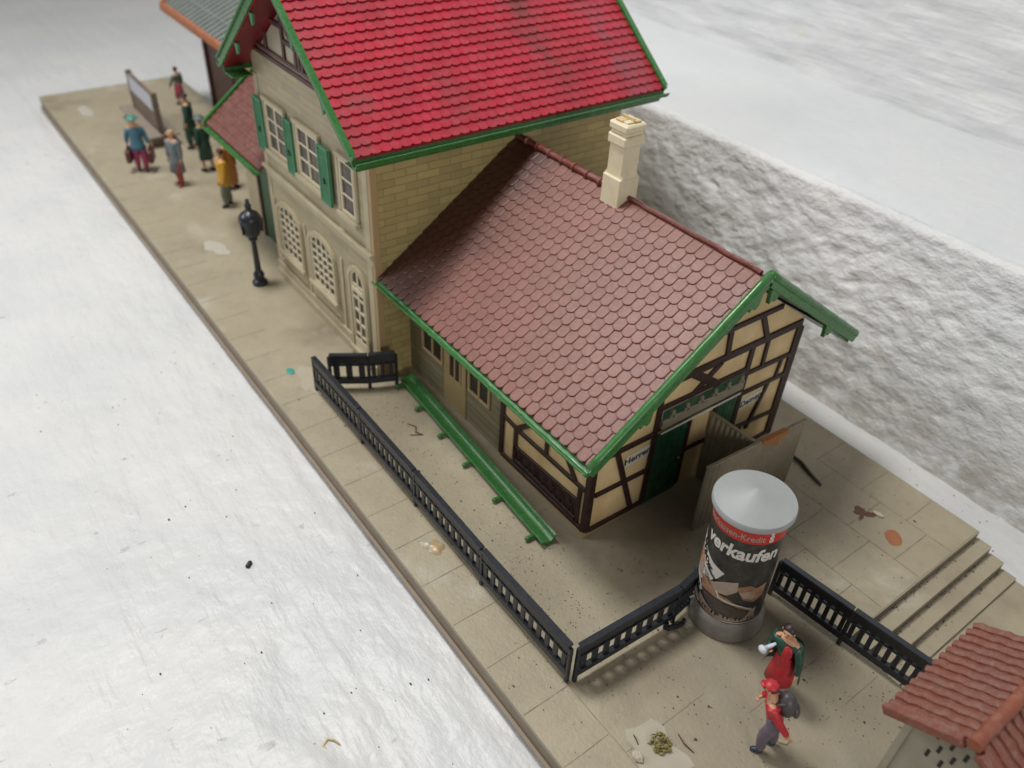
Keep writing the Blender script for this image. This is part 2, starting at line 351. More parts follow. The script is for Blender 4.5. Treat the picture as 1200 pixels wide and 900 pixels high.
M['ledge']=white('smooth_white_ledge',(.64,.655,.66),.5,((.6,2,2),(0,0,0)),.02,.03,(.60,.62,.635))
M['wall']=white('brushed_white_wall',(.62,.625,.63),.5,((.5,2,5),(0,R(-6),0)),.06,.04,(.56,.575,.59))
def grid_surface(name,us,vs,fn,m):
    vv=[fn(u,v) for v in vs for u in us]; n=len(us)
    ff=[(j*n+i,j*n+i+1,(j+1)*n+i+1,(j+1)*n+i) for j in range(len(vs)-1) for i in range(n-1)]
    mb=MB(); mb.v=vv; mb.f=ff; mb.mi=[0]*len(ff)
    o=mb.build(name,m,None,'all'); o['kind']='structure'; return o
def steps(a,b,s): 
    n=max(1,int(abs(b-a)/s)); return [a+(b-a)*i/n for i in range(n)]
def fb(p,sc,oct=4): return noise.fractal(Vector(p)*sc,1.0,2.0,oct)
# floor sheet
us=steps(-120,-14,6)+steps(-14,9,.14)+steps(9,70,6)+[70]
vs=steps(-70,-8,5)+steps(-8,11.9,.14)+[11.9]
def floor_z(x,y):
    u_=x*.97-y*.24; v_=x*.24+y*.97; z=FZ+.035*fb((u_*.5,v_*1.0,0),.8)+.030*fb((u_*.9,v_*1.3,3),1.7,3)
    if y>-.4: z-=.02
    # trowel lip in the near left corner
    t=y+2.6+.55*math.sin(x*1.3)+.3*fb((x,0,7),.9)
    if -4<x<9: z+=.11/(1+math.exp(t*11))*max(0,min(1,(x+1)/3))
    return z
grid_surface('floor',us,vs,lambda x,y:(x,y,floor_z(x,y)),'floor')
# rough riser with rounded top running into the ledge
us=steps(-90,-16,2)+steps(-16,9,.055)+steps(9,40,2)+[40]
prof=[]  # (s) -> y,z,amp
for i in range(95): 
    t=i/94; prof.append((11.25+.75*t**1.4,FZ-.1+4.75*t,(.35+.65*min(1,t*4))*min(1,(1-t)*5+.25)))
for i in range(1,9):
    a=i/8*PI/2; prof.append((12.0+.45*math.sin(a),4.1+.12*math.sin(PI/2+a)-.04*0,.25*(1-i/9)))
def riser(x,k):
    y,z,a=prof[k]
    d=.03*fb((x*.8,z*1.1,0),1.5,3)+.035*fb((x*2.2,z*2.8,2),1.0,3)-.06*max(0,noise.noise(Vector((x*2.6,z*3.1,17)))-.28)
    r=noise.noise(Vector((x*1.5,z*2.2,11)));  d+= .06*max(0,r-.15)
    return (x+.08*fb((x,z,9),1.7),y-a*(d-.05)*1.15,z+a*.06*fb((x,z,4),1.6))
grid_surface('wall_riser',us,list(range(len(prof))),riser,'riser')
us=steps(-90,-20,3)+steps(-20,12,.3)+steps(12,40,3)+[40]
grid_surface('ledge',us,steps(12.44,18.9,.3)+[18.9],lambda x,y:(x,y,4.1+.03*fb((x,y,0),.6)-.06*max(0,(13.0-y))/.6),'ledge')
us=steps(-90,-24,3)+steps(-24,12,.12)+steps(12,40,3)+[40]
def wallf(x,z): 
    return (x,18.55+.10*max(0,z-4)-.10*fb((x*.35,z*1.1,0),.8)-.05*noise.turbulence(Vector((x*.7,z*2.2,5)),3,False)*.8,z)
grid_surface('wall_upper',us,steps(3.9,9,.1)+steps(9,40,3)+[40],wallf,'wall')
# ------------------------------------------------------------------ platform (model base)
X0,X1=-28.0,11.5; XS=5.72; PW=9.84; YN=5.42; XN=-10.8; YC=5.45
M['platform']=mat('beige_platform_plastic',(.375,.328,.232),.5,var=(.32,.275,.19),vscale=.55,vamt=.8,dust=.5,dcol=(.25,.215,.155),dscale=2.6,
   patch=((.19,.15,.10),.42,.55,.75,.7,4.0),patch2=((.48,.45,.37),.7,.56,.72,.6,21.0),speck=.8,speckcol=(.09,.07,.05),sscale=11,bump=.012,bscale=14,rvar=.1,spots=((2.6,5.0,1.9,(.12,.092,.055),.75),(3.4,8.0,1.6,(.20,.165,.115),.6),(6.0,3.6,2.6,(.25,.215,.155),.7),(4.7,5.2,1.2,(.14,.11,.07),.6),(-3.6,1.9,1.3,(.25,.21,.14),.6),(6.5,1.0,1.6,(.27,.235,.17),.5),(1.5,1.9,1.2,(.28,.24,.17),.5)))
M['groove']=mat('platform_groove',(.17,.14,.095),.7,dust=.3)
M['lip']=mat('platform_edge_brown',(.23,.18,.13),.6,var=(.30,.25,.18))
mb=MB(); th=.1
# top outline split into three slabs butted end to end, with the steps going down at +x beyond the fence
mb.prism([(X0,0),(X1,0),(X1,YC),(XS,YC),(XS,PW),(XN,PW),(XN,YN),(X0,YN)],'z',-.09,0)
for k in range(1,4):
    z=-.153*k; mb.prism([(XS+.32*(k-1)-.02,YC+.004),(XS+.32*k,YC+.004),(XS+.32*k,PW-.004*k),(XS+.32*(k-1)-.02,PW-.004*k)],'z',FZ+.003*k,z)
mb.prism([(XS+.94,YC+.004),(XS+3.4,YC+.004),(XS+3.4,PW-.02),(XS+.94,PW-.02)],'z',FZ+.002,-.50)
o=mb.build('platform','platform'); o['kind']='structure'
mb=MB()
mb.box(X0+.02,X1,.012,.05,FZ-.02,-.088); mb.box(X0+.02,X0+.06,.06,YN-.03,FZ-.02,-.088); mb.box(XN,XS,PW-.06,PW-.02,FZ-.02,-.088)
mb.box(X0,XN,YN-.06,YN-.02,FZ-.02,-.088)
mb.bar((X0,-.03,-.40),(X1,-.03,-.40),.07,.03); 
mb.box(XN,XS,PW+.001,PW+.03,-.10,-.012)
for k in range(1,4): mb.box(XS+.32*(k-1)+.03,XS+.32*k-.002,PW-.004*k+.001,PW+.026,-.153*k-.10,-.153*k-.01)
sk=mb.build('skirt','lip',o)
# joints between slabs: thin dark strips laid a few mm proud, as worn grooves
mb=MB()
def groove(p,q,w=.014,z=.003):
    p=Vector(p);q=Vector(q);n=int((q-p).length/.12)+1; d=(q-p).normalized();r=Vector((-d.y,d.x)); vs=[];f=[]
    for i in range(n+1):
        c=p.lerp(q,i/n); ww=w*(.35+.65*abs(noise.noise(Vector((c.x*3,c.y*3,1))))*1.8); j=.012*noise.noise(Vector((c.x*2,c.y*2,5)))
        vs+=[(c.x+r.x*(j-ww),c.y+r.y*(j-ww),z),(c.x+r.x*(j+ww),c.y+r.y*(j+ww),z)]
        if i: k=2*i; f.append((k-2,k,k+1,k-1))
    mb.add(vs,f)
for k in range(-18,9):
    x=-.368+k
    if x>X0: groove((x,.02),(x,.915),.010)
groove((-5.5,.93),(9.5,.93),.008)
for x in (-.37,1.63,3.63,5.0,6.6):
    if x>3.7: groove((x,.95),(x,2.4+.8*random.random()),.007)
# paving behind the fence, right hand area
for y in (6.55,7.75,8.85): groove((2.5,y),(XS-.05,y+.02),.011)
for i,x in enumerate((2.9,4.0,5.05)):
    groove((x,5.55),(x,6.55),.010); groove((x-.45,6.55),(x-.45,7.75),.011); groove((x+.1,7.75),(x+.1,8.85),.011); groove((x-.35,8.85),(x-.35,9.8),.010)
groove((5.65,3.0),(5.65,5.25),.008); groove((6.45,4.4),(6.45,5.3),.007)
for k in range(4): groove((XS+.32*k+.022,YC+.1),(XS+.32*k+.022,PW-.05),.013,(-.153*(k+1) if k<3 else -.50)+.004)
groove((XS-.02,YC+.1),(XS-.02,PW-.02),.006)
mb.build('slab_joint','groove',o)
mb=MB()
for k in range(4): mb.box(XS+.32*k-.001+(0 if k else .001),XS+.32*k+.005,YC+.01,PW-.012-.004*k,(-.153*(k+1) if k<3 else -.50)+.004,-.153*k-.035)
mb.build('step_riser','groove',o)  # darker panels paint shade onto the step faces
# ------------------------------------------------------------------ roof tile field
def tile_field(mb,org,u,v,nrm,ulen,vlen,pitch,row,rnd=1.0,th=.035,keep=None,overlap=1.75,shape=.55,rv=1.0,wf=.48,lift=.006):
    org=Vector(org);u=Vector(u).normalized();v=Vector(v).normalized();n=Vector(nrm).normalized()
    nr=int(vlen/row+.5)
    for j in range(nr):
        off=.5 if j%2 else 0
        k=-1
        while True:
            k+=1
            uc=(k+off)*pitch
            if uc>ulen+pitch*.5: break
            w=pitch*wf; v0=j*row; h=min(row*overlap,vlen-v0)
            if keep and not keep(uc,v0): continue
            l=random.uniform(-.005,.005)*rnd; tl=random.uniform(-.004,.004)*rnd
            arc=[]
            for a in range(9):
                t=PI*a/8; arc.append((uc-w*math.cos(t),v0+w*shape*(1-math.sin(t)**.8)+l))
            pts=arc+[(uc+w,v0+h),(uc-w,v0+h)]
            pts=[(max(0,min(ulen,a)),b) for a,b in pts]
            if max(p[0] for p in pts)-min(p[0] for p in pts)<pitch*.15: continue
            cu=sum(p[0] for p in pts)/len(pts)
            def P(a,b,lift):
                s=(b-v0)/h; z=(1-s)*th*1.25+.004+lift+tl*(1-s)
                return org+u*a+v*b+n*z
            N=len(pts); inn=[]
            for a,b in pts:
                cb=v0+h*.45; inn.append((cu+(a-cu)*.84,cb+(b-cb)*.93))
            vs=[P(a,b,0) for a,b in pts]+[P(a,b,lift) for a,b in inn]+[P(a,b,-th*.95) for a,b in pts]
            f=[[i+N for i in range(N)]];ed=[(0,.5+(random.random()-.5)*rv)]
            for i in range(N):
                q=(i+1)%N; f.append([i,q,q+N,i+N]); ed.append((1,.5)); f.append([i,q,q+2*N,i+2*N][::-1]); ed.append((1,.3))
            mb.add([tuple(x) for x in vs],f,edge=ed)
# ------------------------------------------------------------------ big station house
XA,XC,YF,YB=-5.061,-10.658,2.415,9.12; ZE=5.695
EX0,EX1=XC-.464,XA+.464; RX=(XA+XC)/2; YR0,YR1=1.84,9.93
SL=.768; ZR=ZE+SL*(EX1-RX)
def rz(x): return ZE+SL*(EX1-RX-abs(x-RX))
H=thing('station_house','tall beige station house under the bright red tiled roof with green shutters','station house',(RX,YF,0))
off=Vector((RX,YF,0))
def bl(mb,name,m,par,root=off,smooth=False):
    # build in world coordinates, then move into the parent's frame
    mb.v=[tuple(Vector(p)-root) for p in mb.v]
    if name in SPLIT and len(getattr(mb,'cuts',[]))>1:
        cs=mb.cuts+[(len(mb.v),len(mb.f))]; bb=[]
        for i in range(len(cs)-1):
            vs=mb.v[cs[i][0]:cs[i+1][0]]; bb.append(([min(v[a] for v in vs)-.02 for a in range(3)],[max(v[a] for v in vs)+.02 for a in range(3)]))
        gid=list(range(len(bb)))
        for i in range(len(bb)):
            for j in range(i):
                if all(bb[i][0][a]<bb[j][1][a] and bb[j][0][a]<bb[i][1][a] for a in range(3)):
                    a_,b_=gid[i],gid[j]; gid=[b_ if g==a_ else g for g in gid]
        o=None
        for g in sorted(set(gid)):
            n=MB()
            for i in range(len(bb)):
                if gid[i]==g:
                    v0=cs[i][0]; n.add(mb.v[v0:cs[i+1][0]],[tuple(k-v0 for k in f) for f in mb.f[cs[i][1]:cs[i+1][1]]])
            o=n.build(name,m,par,smooth)
        return o
    o=mb.build(name,m,par,smooth); return o
SPLIT={'bargeboard','fascia','pilaster','transom','plinth','bracket','post','moulding','flue_cap','pane','lintel','front_panel','vent_slot'}
def sub(mb,name,m,par,smooth=False):  # child of a part whose origin is at the thing's origin
    return mb
t=.26
mb=MB(); 
mb.prism([(YF+.02,0.002),(YB,0.002),(YB,5.52),(YF+.02,5.52)],'x',XA-.12,XA,0)
bl(mb,'wall','olive',H)
mb=MB(); mb.prism([(XC,.002),(XA-.125,.002),(XA-.125,6.05),(XC,6.05)],'y',YF,YF+.12); bl(mb,'wall','front',H)
mb=MB(); mb.prism([(XC,6.05),(XA-.125,6.05),(XA-.125,rz(XA)-.3),(RX,ZR-.3),(XC,rz(XC)-.3)],'y',YF+.005,YF+.12); bl(mb,'gable','infill2',H)
mb=MB(); mb.prism([(XC+.01,.002),(XC+.12,.002),(XC+.12,5.5),(XC+.01,5.5)],'y',YF+.125,YB); bl(mb,'wall','front',H)
mb=MB(); mb.box(XC+.125,XA-.125,YB-.12,YB-.005,.002,5.5); bl(mb,'wall','olive',H)
mb=MB(); mb.box(XA-.115,XA+.012,YF-.012,YF+.15,.002,5.35); bl(mb,'corner_strip','quoin',H)
mb=MB(); mb.box(XC-.012,XC+.2,YF-.018,YF-.001,.5,5.5); mb.box(XA-.33,XA-.12,YF-.018,YF-.001,.5,5.4); bl(mb,'pilaster','stone',H)
mb=MB(); mb.box(XC-.03,XA-.119,YF-.07,YF,.002,.22); mb.box(XC-.02,XA-.119,YF-.045,YF,.22,.42);mb.box(XC-.02,XA-.119,YF-.06,YF,.42,.47); bl(mb,'plinth','stone',H)
mb=MB(); mb.box(XC-.03,XA-.02,YF-.11,YF,3.17,3.25);mb.box(XC-.02,XA-.02,YF-.07,YF,3.10,3.17);mb.box(XC-.02,XA-.02,YF-.035,YF,2.98,3.10); bl(mb,'cornice','stone',H)
# low relief panel frames between lower windows
def window(par,x0,x1,z0,z1,yw,cols,rows,arch=False,depth=.05,m='cream',root=off,fw=.07,bw=.035,surround=True,name='window',pane='glass'):
    mb=MB()
    y0=yw-depth
    if not arch:
        mb.box(x0,x1,y0,yw-.002,z0,z0+fw);mb.box(x0,x1,y0,yw-.002,z1-fw,z1);mb.box(x0,x0+fw,y0,yw-.002,z0+fw,z1-fw);mb.box(x1-fw,x1,y0,yw-.002,z0+fw,z1-fw)
        for i in range(1,cols):
            x=x0+fw+(x1-x0-2*fw)*i/cols; mb.box(x-bw/2-.008,x+bw/2+.008,y0+.008,yw-.003,z0+fw,z1-fw)
        for j in range(1,rows):
            z=z0+fw+(z1-z0-2*fw)*j/rows; mb.box(x0+fw,x1-fw,y0+.014,yw-.004,z-bw/2,z+bw/2)
    else:
        r=(x1-x0)/2; xc=(x0+x1)/2; h=.30; zc=z1-h
        def az(x): return zc+h*math.sqrt(max(0,1-((x-xc)/r)**2))
        # arched outer frame
        N=14; outer=[(x0,z0)]+[(xc-r*math.cos(PI*i/N),zc+h*math.sin(PI*i/N)) for i in range(N+1)]+[(x1,z0)]
        inner=[(x0+fw,z0+fw)]+[(xc-(r-fw)*math.cos(PI*i/N),zc+(h-fw*.6)*math.sin(PI*i/N)) for i in range(N+1)]+[(x1-fw,z0+fw)]
        n=len(outer)
        vs=[(a,y0,b) for a,b in outer]+[(a,y0,b) for a,b in inner]+[(a,yw-.002,b) for a,b in outer]+[(a,yw-.002,b) for a,b in inner]
        f=[]
        for i in range(n):
            j=(i+1)%n; f+= [(i,j,n+j,n+i),(i,j,2*n+j,2*n+i),(n+i,n+j,3*n+j,3*n+i)]
        mb.add(vs,f)
        for i in range(1,cols):
            x=x0+fw+(x1-x0-2*fw)*i/cols; mb.box(x-bw/2,x+bw/2,y0+.008,yw-.003,z0+fw,az(x)-fw*.7)
        for j in range(1,rows):
            z=z0+fw+(z1-z0-2*fw)*j/rows
            if z<zc+.1: mb.box(x0+fw,x1-fw,y0+.014,yw-.004,z-bw/2,z+bw/2)
    fr=bl(mb,name,m,par,root)
    p=MB()
    if arch: p.prism([(x0+fw*.8,z0+fw*.8)]+[(xc-(r-fw*.8)*math.cos(PI*i/N),zc+(h-fw*.5)*math.sin(PI*i/N)) for i in range(N+1)]+[(x1-fw*.8,z0+fw*.8)],'y',yw-.008,yw-.001)
    else: p.box(x0+fw*.8,x1-fw*.8,yw-.008,yw-.001,z0+fw*.8,z1-fw*.8)
    bl(p,'pane',pane,fr,root)
    if surround and not arch:
        s=MB(); q=.10; d2=depth+.02
        s.box(x0-q,x0-.004,yw-d2,yw-.001,z0-.0,z1+.0);s.box(x1+.004,x1+q,yw-d2,yw-.001,z0,z1);s.box(x0-q,x1+q,yw-d2-.02,yw-.001,z1+.003,z1+q);s.box(x0-q-.03,x1+q+.03,yw-d2-.06,yw-.001,z0-q-.02,z0-.003)
        bl(s,'surround','stone',fr,root)
    if surround and arch:
        s=MB(); q=.11; n2=N
        o1=[(x0-q,z0)]+[(xc-(r+q)*math.cos(PI*i/N),zc+(h+q)*math.sin(PI*i/N)) for i in range(N+1)]+[(x1+q,z0)]
        i1=[(x0-.003,z0)]+[(xc-(r+.003)*math.cos(PI*i/N),zc+(h+.003)*math.sin(PI*i/N)) for i in range(N+1)]+[(x1+.003,z0)]
        n=len(o1); d2=depth+.03
        vs=[(a,yw-d2,b) for a,b in o1]+[(a,yw-d2,b) for a,b in i1]+[(a,yw-.001,b) for a,b in o1]+[(a,yw-.001,b) for a,b in i1]; f=[]
        for i in range(n-1):
            j=i+1; f+= [(i,j,n+j,n+i),(i,j,2*n+j,2*n+i),(n+i,n+j,3*n+j,3*n+i)]
        s.add(vs,f); s.box(x0-q-.03,x1+q+.03,yw-d2-.05,yw-.001,z0-.12,z0-.003)
        bl(s,'surround','stone',fr,root)
    return fr
window(H,-10.12,-9.05,3.80,5.0,YF,2,3,bw=.045)
window(H,-8.42,-7.33,3.80,5.0,YF,2,3,bw=.045)
window(H,-6.36,-5.72,3.75,4.98,YF,1,3,bw=.045)
window(H,-10.16,-8.93,1.0,2.42,YF,4,6,arch=True,bw=.055,pane='dark')
window(H,-8.33,-7.12,1.0,2.42,YF,4,6,arch=True,bw=.055,pane='dark')
d=window(H,-6.24,-5.60,.26,2.45,YF,2,6,arch=True,bw=.07,name='door')
mb=MB(); mb.box(-6.17,-5.67,YF-.055,YF-.02,1.86,1.98); mb.box(-6.17,-5.67,YF-.055,YF-.03,.33,.55); bl(mb,'transom','cream',d)
# recessed parapet panels under the lower windows, thin strip mouldings
mb=MB()
for a,b in ((-10.35,-8.8),(-8.5,-6.95)): mb.box(a,b,YF-.03,YF,.60,.66)
for x in (-8.65,-6.72,-10.42): mb.box(x-.05,x+.05,YF-.03,YF,.5,2.4)
bl(mb,'moulding','stone',H)
def shutter(x0,x1,z0,z1):
    mb=MB(); y=YF-.10
    mb.box(x0,x1,y,YF-.045,z0,z1)
    n=17
    for i in range(n):
        z=z0+.06+(z1-z0-.12)*i/n; mb.bar((x0+.05,y-.006,z),(x1-.05,y-.006,z),.03,.035,up=(0,-.5,.8))
    mb.box(x0,x0+.05,y-.025,y,z0,z1);mb.box(x1-.05,x1,y-.025,y,z0,z1);mb.box(x0+.05,x1-.05,y-.025,y,z0,z0+.05);mb.box(x0+.05,x1-.05,y-.025,y,z1-.05,z1)
    s=bl(mb,'shutter','green_flat',H)
    mb=MB(); xc=(x0+x1)/2; zc=z0+(z1-z0)*.42
    mb.prism([(xc-.05,zc),(xc,zc-.07),(xc+.05,zc),(xc,zc+.07)],'y',y-.045,y-.02); bl(mb,'cutout','ink',s)
shutter(-10.68,-10.19,3.66,4.97); shutter(-8.96,-8.54,3.66,4.97); shutter(-7.22,-6.72,3.66,4.97)
# gable timbers
mb=MB(); y0,y1=YF-.045,YF+.004
def tb(p,q,w=.11,y=(y0,y1)): 
    flatbar(mb,(p[0],(y[0]+y[1])/2,p[1]),(q[0],(y[0]+y[1])/2,q[1]),y[1]-y[0],w*1.15,(0,1,0))
tb((XC+.20,6.12),(XA-.40,6.12),.09); tb((XC+.45,6.27),(XA-.62,6.27),.07)
for x,z in ((-9.58,7.0),(-8.62,7.15),(-8.02,6.75)): tb((x,6.3),(x,min(z+.9,rz(x)-.22)),.10); tb((2*RX-x,6.3),(2*RX-x,min(z+.9,rz(x)-.22)),.10)
tb((-9.15,6.98),(-8.62,6.98),.1); tb((-8.60,6.70),(-7.86,6.70),.09); tb((-8.66,7.2),(-8.02,6.70),.12)
tb((2*RX+9.15,6.98),(2*RX+8.62,6.98),.1); tb((2*RX+8.60,6.70),(-7.86,6.70),.09);tb((2*RX+8.66,7.2),(2*RX+8.0,6.68),.14); tb((RX,6.3),(RX,7.7),.1)
bl(mb,'timber_frame','timber2',H)
# red roof
Lr=(EX1-RX)*math.hypot(1,SL); n1=Vector((SL,0,1)).normalized(); n2=Vector((-SL,0,1)).normalized()
mb=MB(); RT=.07
mb.prism([(EX1,ZE-.02),(RX,ZR-.02),(RX,ZR-.14),(EX1,ZE-.14)],'y',YR0+.03,YR1-.03)
mb.prism([(EX0,ZE-.02),(RX,ZR-.02),(RX,ZR-.14),(EX0,ZE-.14)],'y',YR0+.03,YR1-.03)
tile_field(mb,(EX1+.03,YR0+.05,ZE-.03),(0,1,0),(-1,0,SL),n1,YR1-YR0-.1,Lr,.224,.216,.6,.05,shape=.55,overlap=1.8,rv=.25,wf=.50,lift=.001)
tile_field(mb,(EX0-.03,YR0+.05,ZE-.03),(0,1,0),(1,0,SL),n2,YR1-YR0-.1,Lr,.224,.216,.6,.05,shape=.55,overlap=1.8,rv=.25,wf=.50,lift=.001)
roof=bl(mb,'roof','red',H)
mb=MB(); mb.tube([(RX,YR0,ZR+.03),(RX,YR1,ZR+.03)],.11,10); bl(mb,'ridge_cap','red',roof,smooth=True)
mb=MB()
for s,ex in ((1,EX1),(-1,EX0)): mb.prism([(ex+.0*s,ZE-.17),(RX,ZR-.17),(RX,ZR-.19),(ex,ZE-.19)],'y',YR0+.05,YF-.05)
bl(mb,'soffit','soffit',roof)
def bargeboard(par,y,x0,x1,root=off,h=.17,w=.07,fn=rz,m='green',axis='x'):
    pass
mb=MB()
for yy in (YR0,YR1):
    for s,ex in ((1,EX1+.05),(-1,EX0-.05)):
        mb.bar((ex,yy,rz(ex)+.0),(RX,yy,ZR+.02),.07,.22,up=(0,0,1))
        mb.bar((ex,yy-(.02 if yy==YR0 else -.02),rz(ex)+.11),(RX,yy-(.02 if yy==YR0 else -.02),ZR+.13),.13,.045,up=(0,0,1))
bl(mb,'bargeboard','green',H,smooth=False)
# hanging brackets on the front bargeboard
mb=MB()
for x in (-5.75,2*RX+5.75,-6.9,2*RX+6.9):
    z=rz(x); mb.prism([(x-.09,z-.2),(x+.09,z-.2),(x+.06,z-.38),(x-.01,z-.45),(x-.05,z-.34)],'y',YR0+.02,YR0+.07)
bl(mb,'bracket','green_flat',H)
# gutter: half pipe trough along the eave with a lip
def gutter(name,par,p,q,out,r=.10,root=off,m='green',n=40,drop=0,wob=.006):
    p=Vector(p);q=Vector(q);out=Vector(out); mb=MB(); vs=[];f=[];K=9
    for i in range(n+1):
        c=p.lerp(q,i/n)+Vector((0,0,wob*noise.noise(Vector((i*.7,1,2)))))
        for k in range(K):
            a=PI*k/(K-1); vs.append(c+out*(-math.cos(a)*r)+Vector((0,0,-math.sin(a)*r)))
        for k in range(K):
            a=PI*(K-1-k)/(K-1); rr=r-.025; vs.append(c+out*(-math.cos(a)*rr)+Vector((0,0,-math.sin(a)*rr+.004)))
    W_=2*K
    for i in range(n):
        for k in range(W_):
            a=i*W_+k;b=i*W_+(k+1)%W_; f.append((a,b,b+W_,a+W_))
    f.append(tuple(range(W_))); f.append(tuple(n*W_+k for k in range(W_)))
    mb.add([tuple(v) for v in vs],f)
    nb=int((q-p).length/2.6)+1
    for i in range(nb+1):
        c=p.lerp(q,min(.995,max(.005,i/nb))); d=(q-p).normalized(); 
        mb.bar(c+out*(r*.2)+Vector((0,0,-r*1.02)),c+out*(r*1.12)+Vector((0,0,.005)),.05,.02,up=(0,0,1))
    return bl(mb,name,m,par,root,smooth=True)
gutter('gutter',H,(EX1+.10,YR0-.03,ZE-.06),(EX1+.10,YR1+.02,ZE-.06),(1,0,0),.11)
gutter('gutter',H,(EX0-.10,YR0-.03,ZE-.06),(EX0-.10,YR1+.02,ZE-.06),(-1,0,0),.11)
mb=MB(); mb.box(EX1-.02,EX1+.015,YR0+.04,YR1-.04,ZE-.26,ZE-.09); mb.box(EX0-.015,EX0+.02,YR0+.04,YR1-.04,ZE-.26,ZE-.09)
mb.box(EX0-.03,XC+.02,YR0+.06,YF-.02,ZE-.30,ZE-.26); mb.box(XA+.0,EX1+.0,YR0+.06,YR1-.06,ZE-.295,ZE-.27); bl(mb,'fascia','green',H)
# ------------------------------------------------------------------ low side wing with brown roof
XG,Y1,Y2=1.356,3.178,8.62; EY0,EY1=2.484,9.56; RYm=(EY0+EY1)/2; ze,zr=2.688,5.146
sl=(zr-ze)/(RYm-EY0); XE=1.984
def wz(y): return ze+sl*(RYm-EY0-abs(y-RYm))
WG=thing('side_wing','low half timbered wing with brown fish scale roof and cream chimney','outbuilding',(XA+3,Y1,0)); wo=Vector((XA+3,Y1,0))
tk=.24
mb=MB(); mb.prism([(Y1+.0,0.002),(Y2,.002),(Y2,wz(Y2)-tk),(RYm,zr-tk),(Y1,wz(Y1)-tk)],'x',XG-.1,XG); bl(mb,'gable_wall','infill',WG,wo)
mb=MB(); mb.prism([(-1.33,.09),(XG-.105,.09),(XG-.105,2.7),(-1.33,2.7)],'y',Y1,Y1+.1); bl(mb,'wall','infill',WG,wo)
mb=MB(); mb.prism([(XA+.004,.002),(-1.36,.002),(-1.36,2.7),(XA+.004,2.7)],'y',Y1+.03,Y1+.12); bl(mb,'wall','siding',WG,wo)
mb=MB(); mb.box(XA+.004,XG-.11,Y2-.1,Y2,.002,2.9); bl(mb,'wall','infill',WG,wo)
mb=MB(); mb.box(-1.36,XG+.02,Y1-.035,Y1-.0,.002,.088); mb.box(XG,XG+.03,Y1+.01,4.70,.002,.085); mb.box(XG,XG+.03,7.15,Y2,.002,.085); mb.box(XG-.02,XG+.05,Y1-.055,Y1+.008,.002,.15); bl(mb,'plinth','quoin',WG,wo)
# siding windows and door
window(WG,-4.47,-3.62,.93,1.56,Y1+.03,2,1,root=wo,fw=.055,surround=False,pane='dark',m='quoin')
window(WG,-2.62,-1.83,.93,1.56,Y1+.03,2,1,root=wo,fw=.055,surround=False,pane='dark',m='quoin')
mb=MB(); mb.box(-3.57,-2.72,Y1-.005,Y1+.028,.02,1.95); dd=bl(mb,'door','siding_door',WG,wo)
mb=MB(); mb.box(-3.30,-3.15,Y1-.012,Y1-.004,.90,1.48);mb.box(-3.08,-2.93,Y1-.012,Y1-.004,.90,1.48); bl(mb,'pane','dark',dd,wo)
mb=MB(); 
for x in (-3.33,-3.115,-2.90): mb.box(x-.02,x+.02,Y1-.03,Y1-.006,.87,1.52)
mb.box(-3.31,-2.92,Y1-.03,Y1-.006,1.49,1.53); mb.box(-3.31,-2.92,Y1-.03,Y1-.006,.86,.90); bl(mb,'frame','quoin',dd,wo)
# timber frame on the long side
mb=MB(); fy0,fy1=Y1-.045,Y1-.001
def ft(p,q,w=.09): flatbar(mb,(p[0],(fy0+fy1)/2,p[1]),(q[0],(fy0+fy1)/2,q[1]),fy1-fy0,w*1.2,(0,1,0))
ft((-1.33,.12),(XG-.05,.16),.1); ft((-1.33,.1),(-1.33,2.6),.11); ft((-.87,.2),(-.87,1.13),.09); ft((1.12,.2),(1.12,1.15),.08)
ft((-1.3,1.17),(-.87,1.13),.09); ft((-.9,1.12),(XG-.1,1.16),.09); ft((-.87,1.12),(-.42,1.56),.09); ft((.09,1.18),(.09,1.75),.08); ft((.6,1.65),(1.0,1.15),.09)
ft((-.87,.62),(1.12,.74),.11); ft((-.87,.28),(1.12,.26),.10); ft((-.42,1.56),(XG-.1,1.62),.05)
bl(mb,'timber_frame','timber',WG,wo)
# lattice in the sill panel
mb=MB()
for i in range(7):
    x=-.80+i*.272; mb.bar((x,Y1-.022,.30),(x+.2,Y1-.022,.70),.03,.045); mb.bar((x+.2,Y1-.017,.30),(x,Y1-.017,.70),.03,.045)
bl(mb,'lattice','timber',WG,wo)
mb=MB(); mb.box(-.82,1.08,Y1-.008,Y1-.001,.3,.66); bl(mb,'lattice_panel','shed_dark',WG,wo)
mb=MB(); mb.box(XG-.10,XG+.045,Y1-.05,Y1+.10,.10,2.72); bl(mb,'corner_post','timber',WG,wo)
# gable timbers
mb=MB(); gx0,gx1=XG+.001,XG+.045
def gt(p,q,w=.10,x=None): flatbar(mb,((gx0+gx1)/2,p[0],p[1]),((gx0+gx1)/2,q[0],q[1]),(x or gx1-gx0),w*1.2,(1,0,0))
lim=lambda y: wz(y)-tk-.02
gt((Y1+.1,.14),(4.68,.10),.1); gt((3.30,1.05),(4.68,1.0),.09); gt((3.3,1.95),(4.68,1.92),.10); gt((4.66,.1),(4.66,lim(4.66)),.10)
gt((3.72,1.92),(4.36,.12),.10); gt((Y1,3.07-.0),(Y1+.01,3.0),.02)
gt((3.45,3.06),(8.56,3.02),.14); gt((4.4,3.70),(7.70,3.70),.10)
gt((6.22,3.75),(6.30,3.10),.11); gt((7.10,3.72),(7.44,3.08),.11); gt((5.34,3.72),(5.15,3.08),.11); gt((6.10,3.75),(6.12,lim(6.1)),.10)
gt((5.45,3.0),(6.25,2.40),.15); gt((6.2,2.98),(5.42,2.40),.11); gt((4.70,2.52),(7.02,2.46),.08); gt((4.66,2.0),(7.05,1.93),.10)
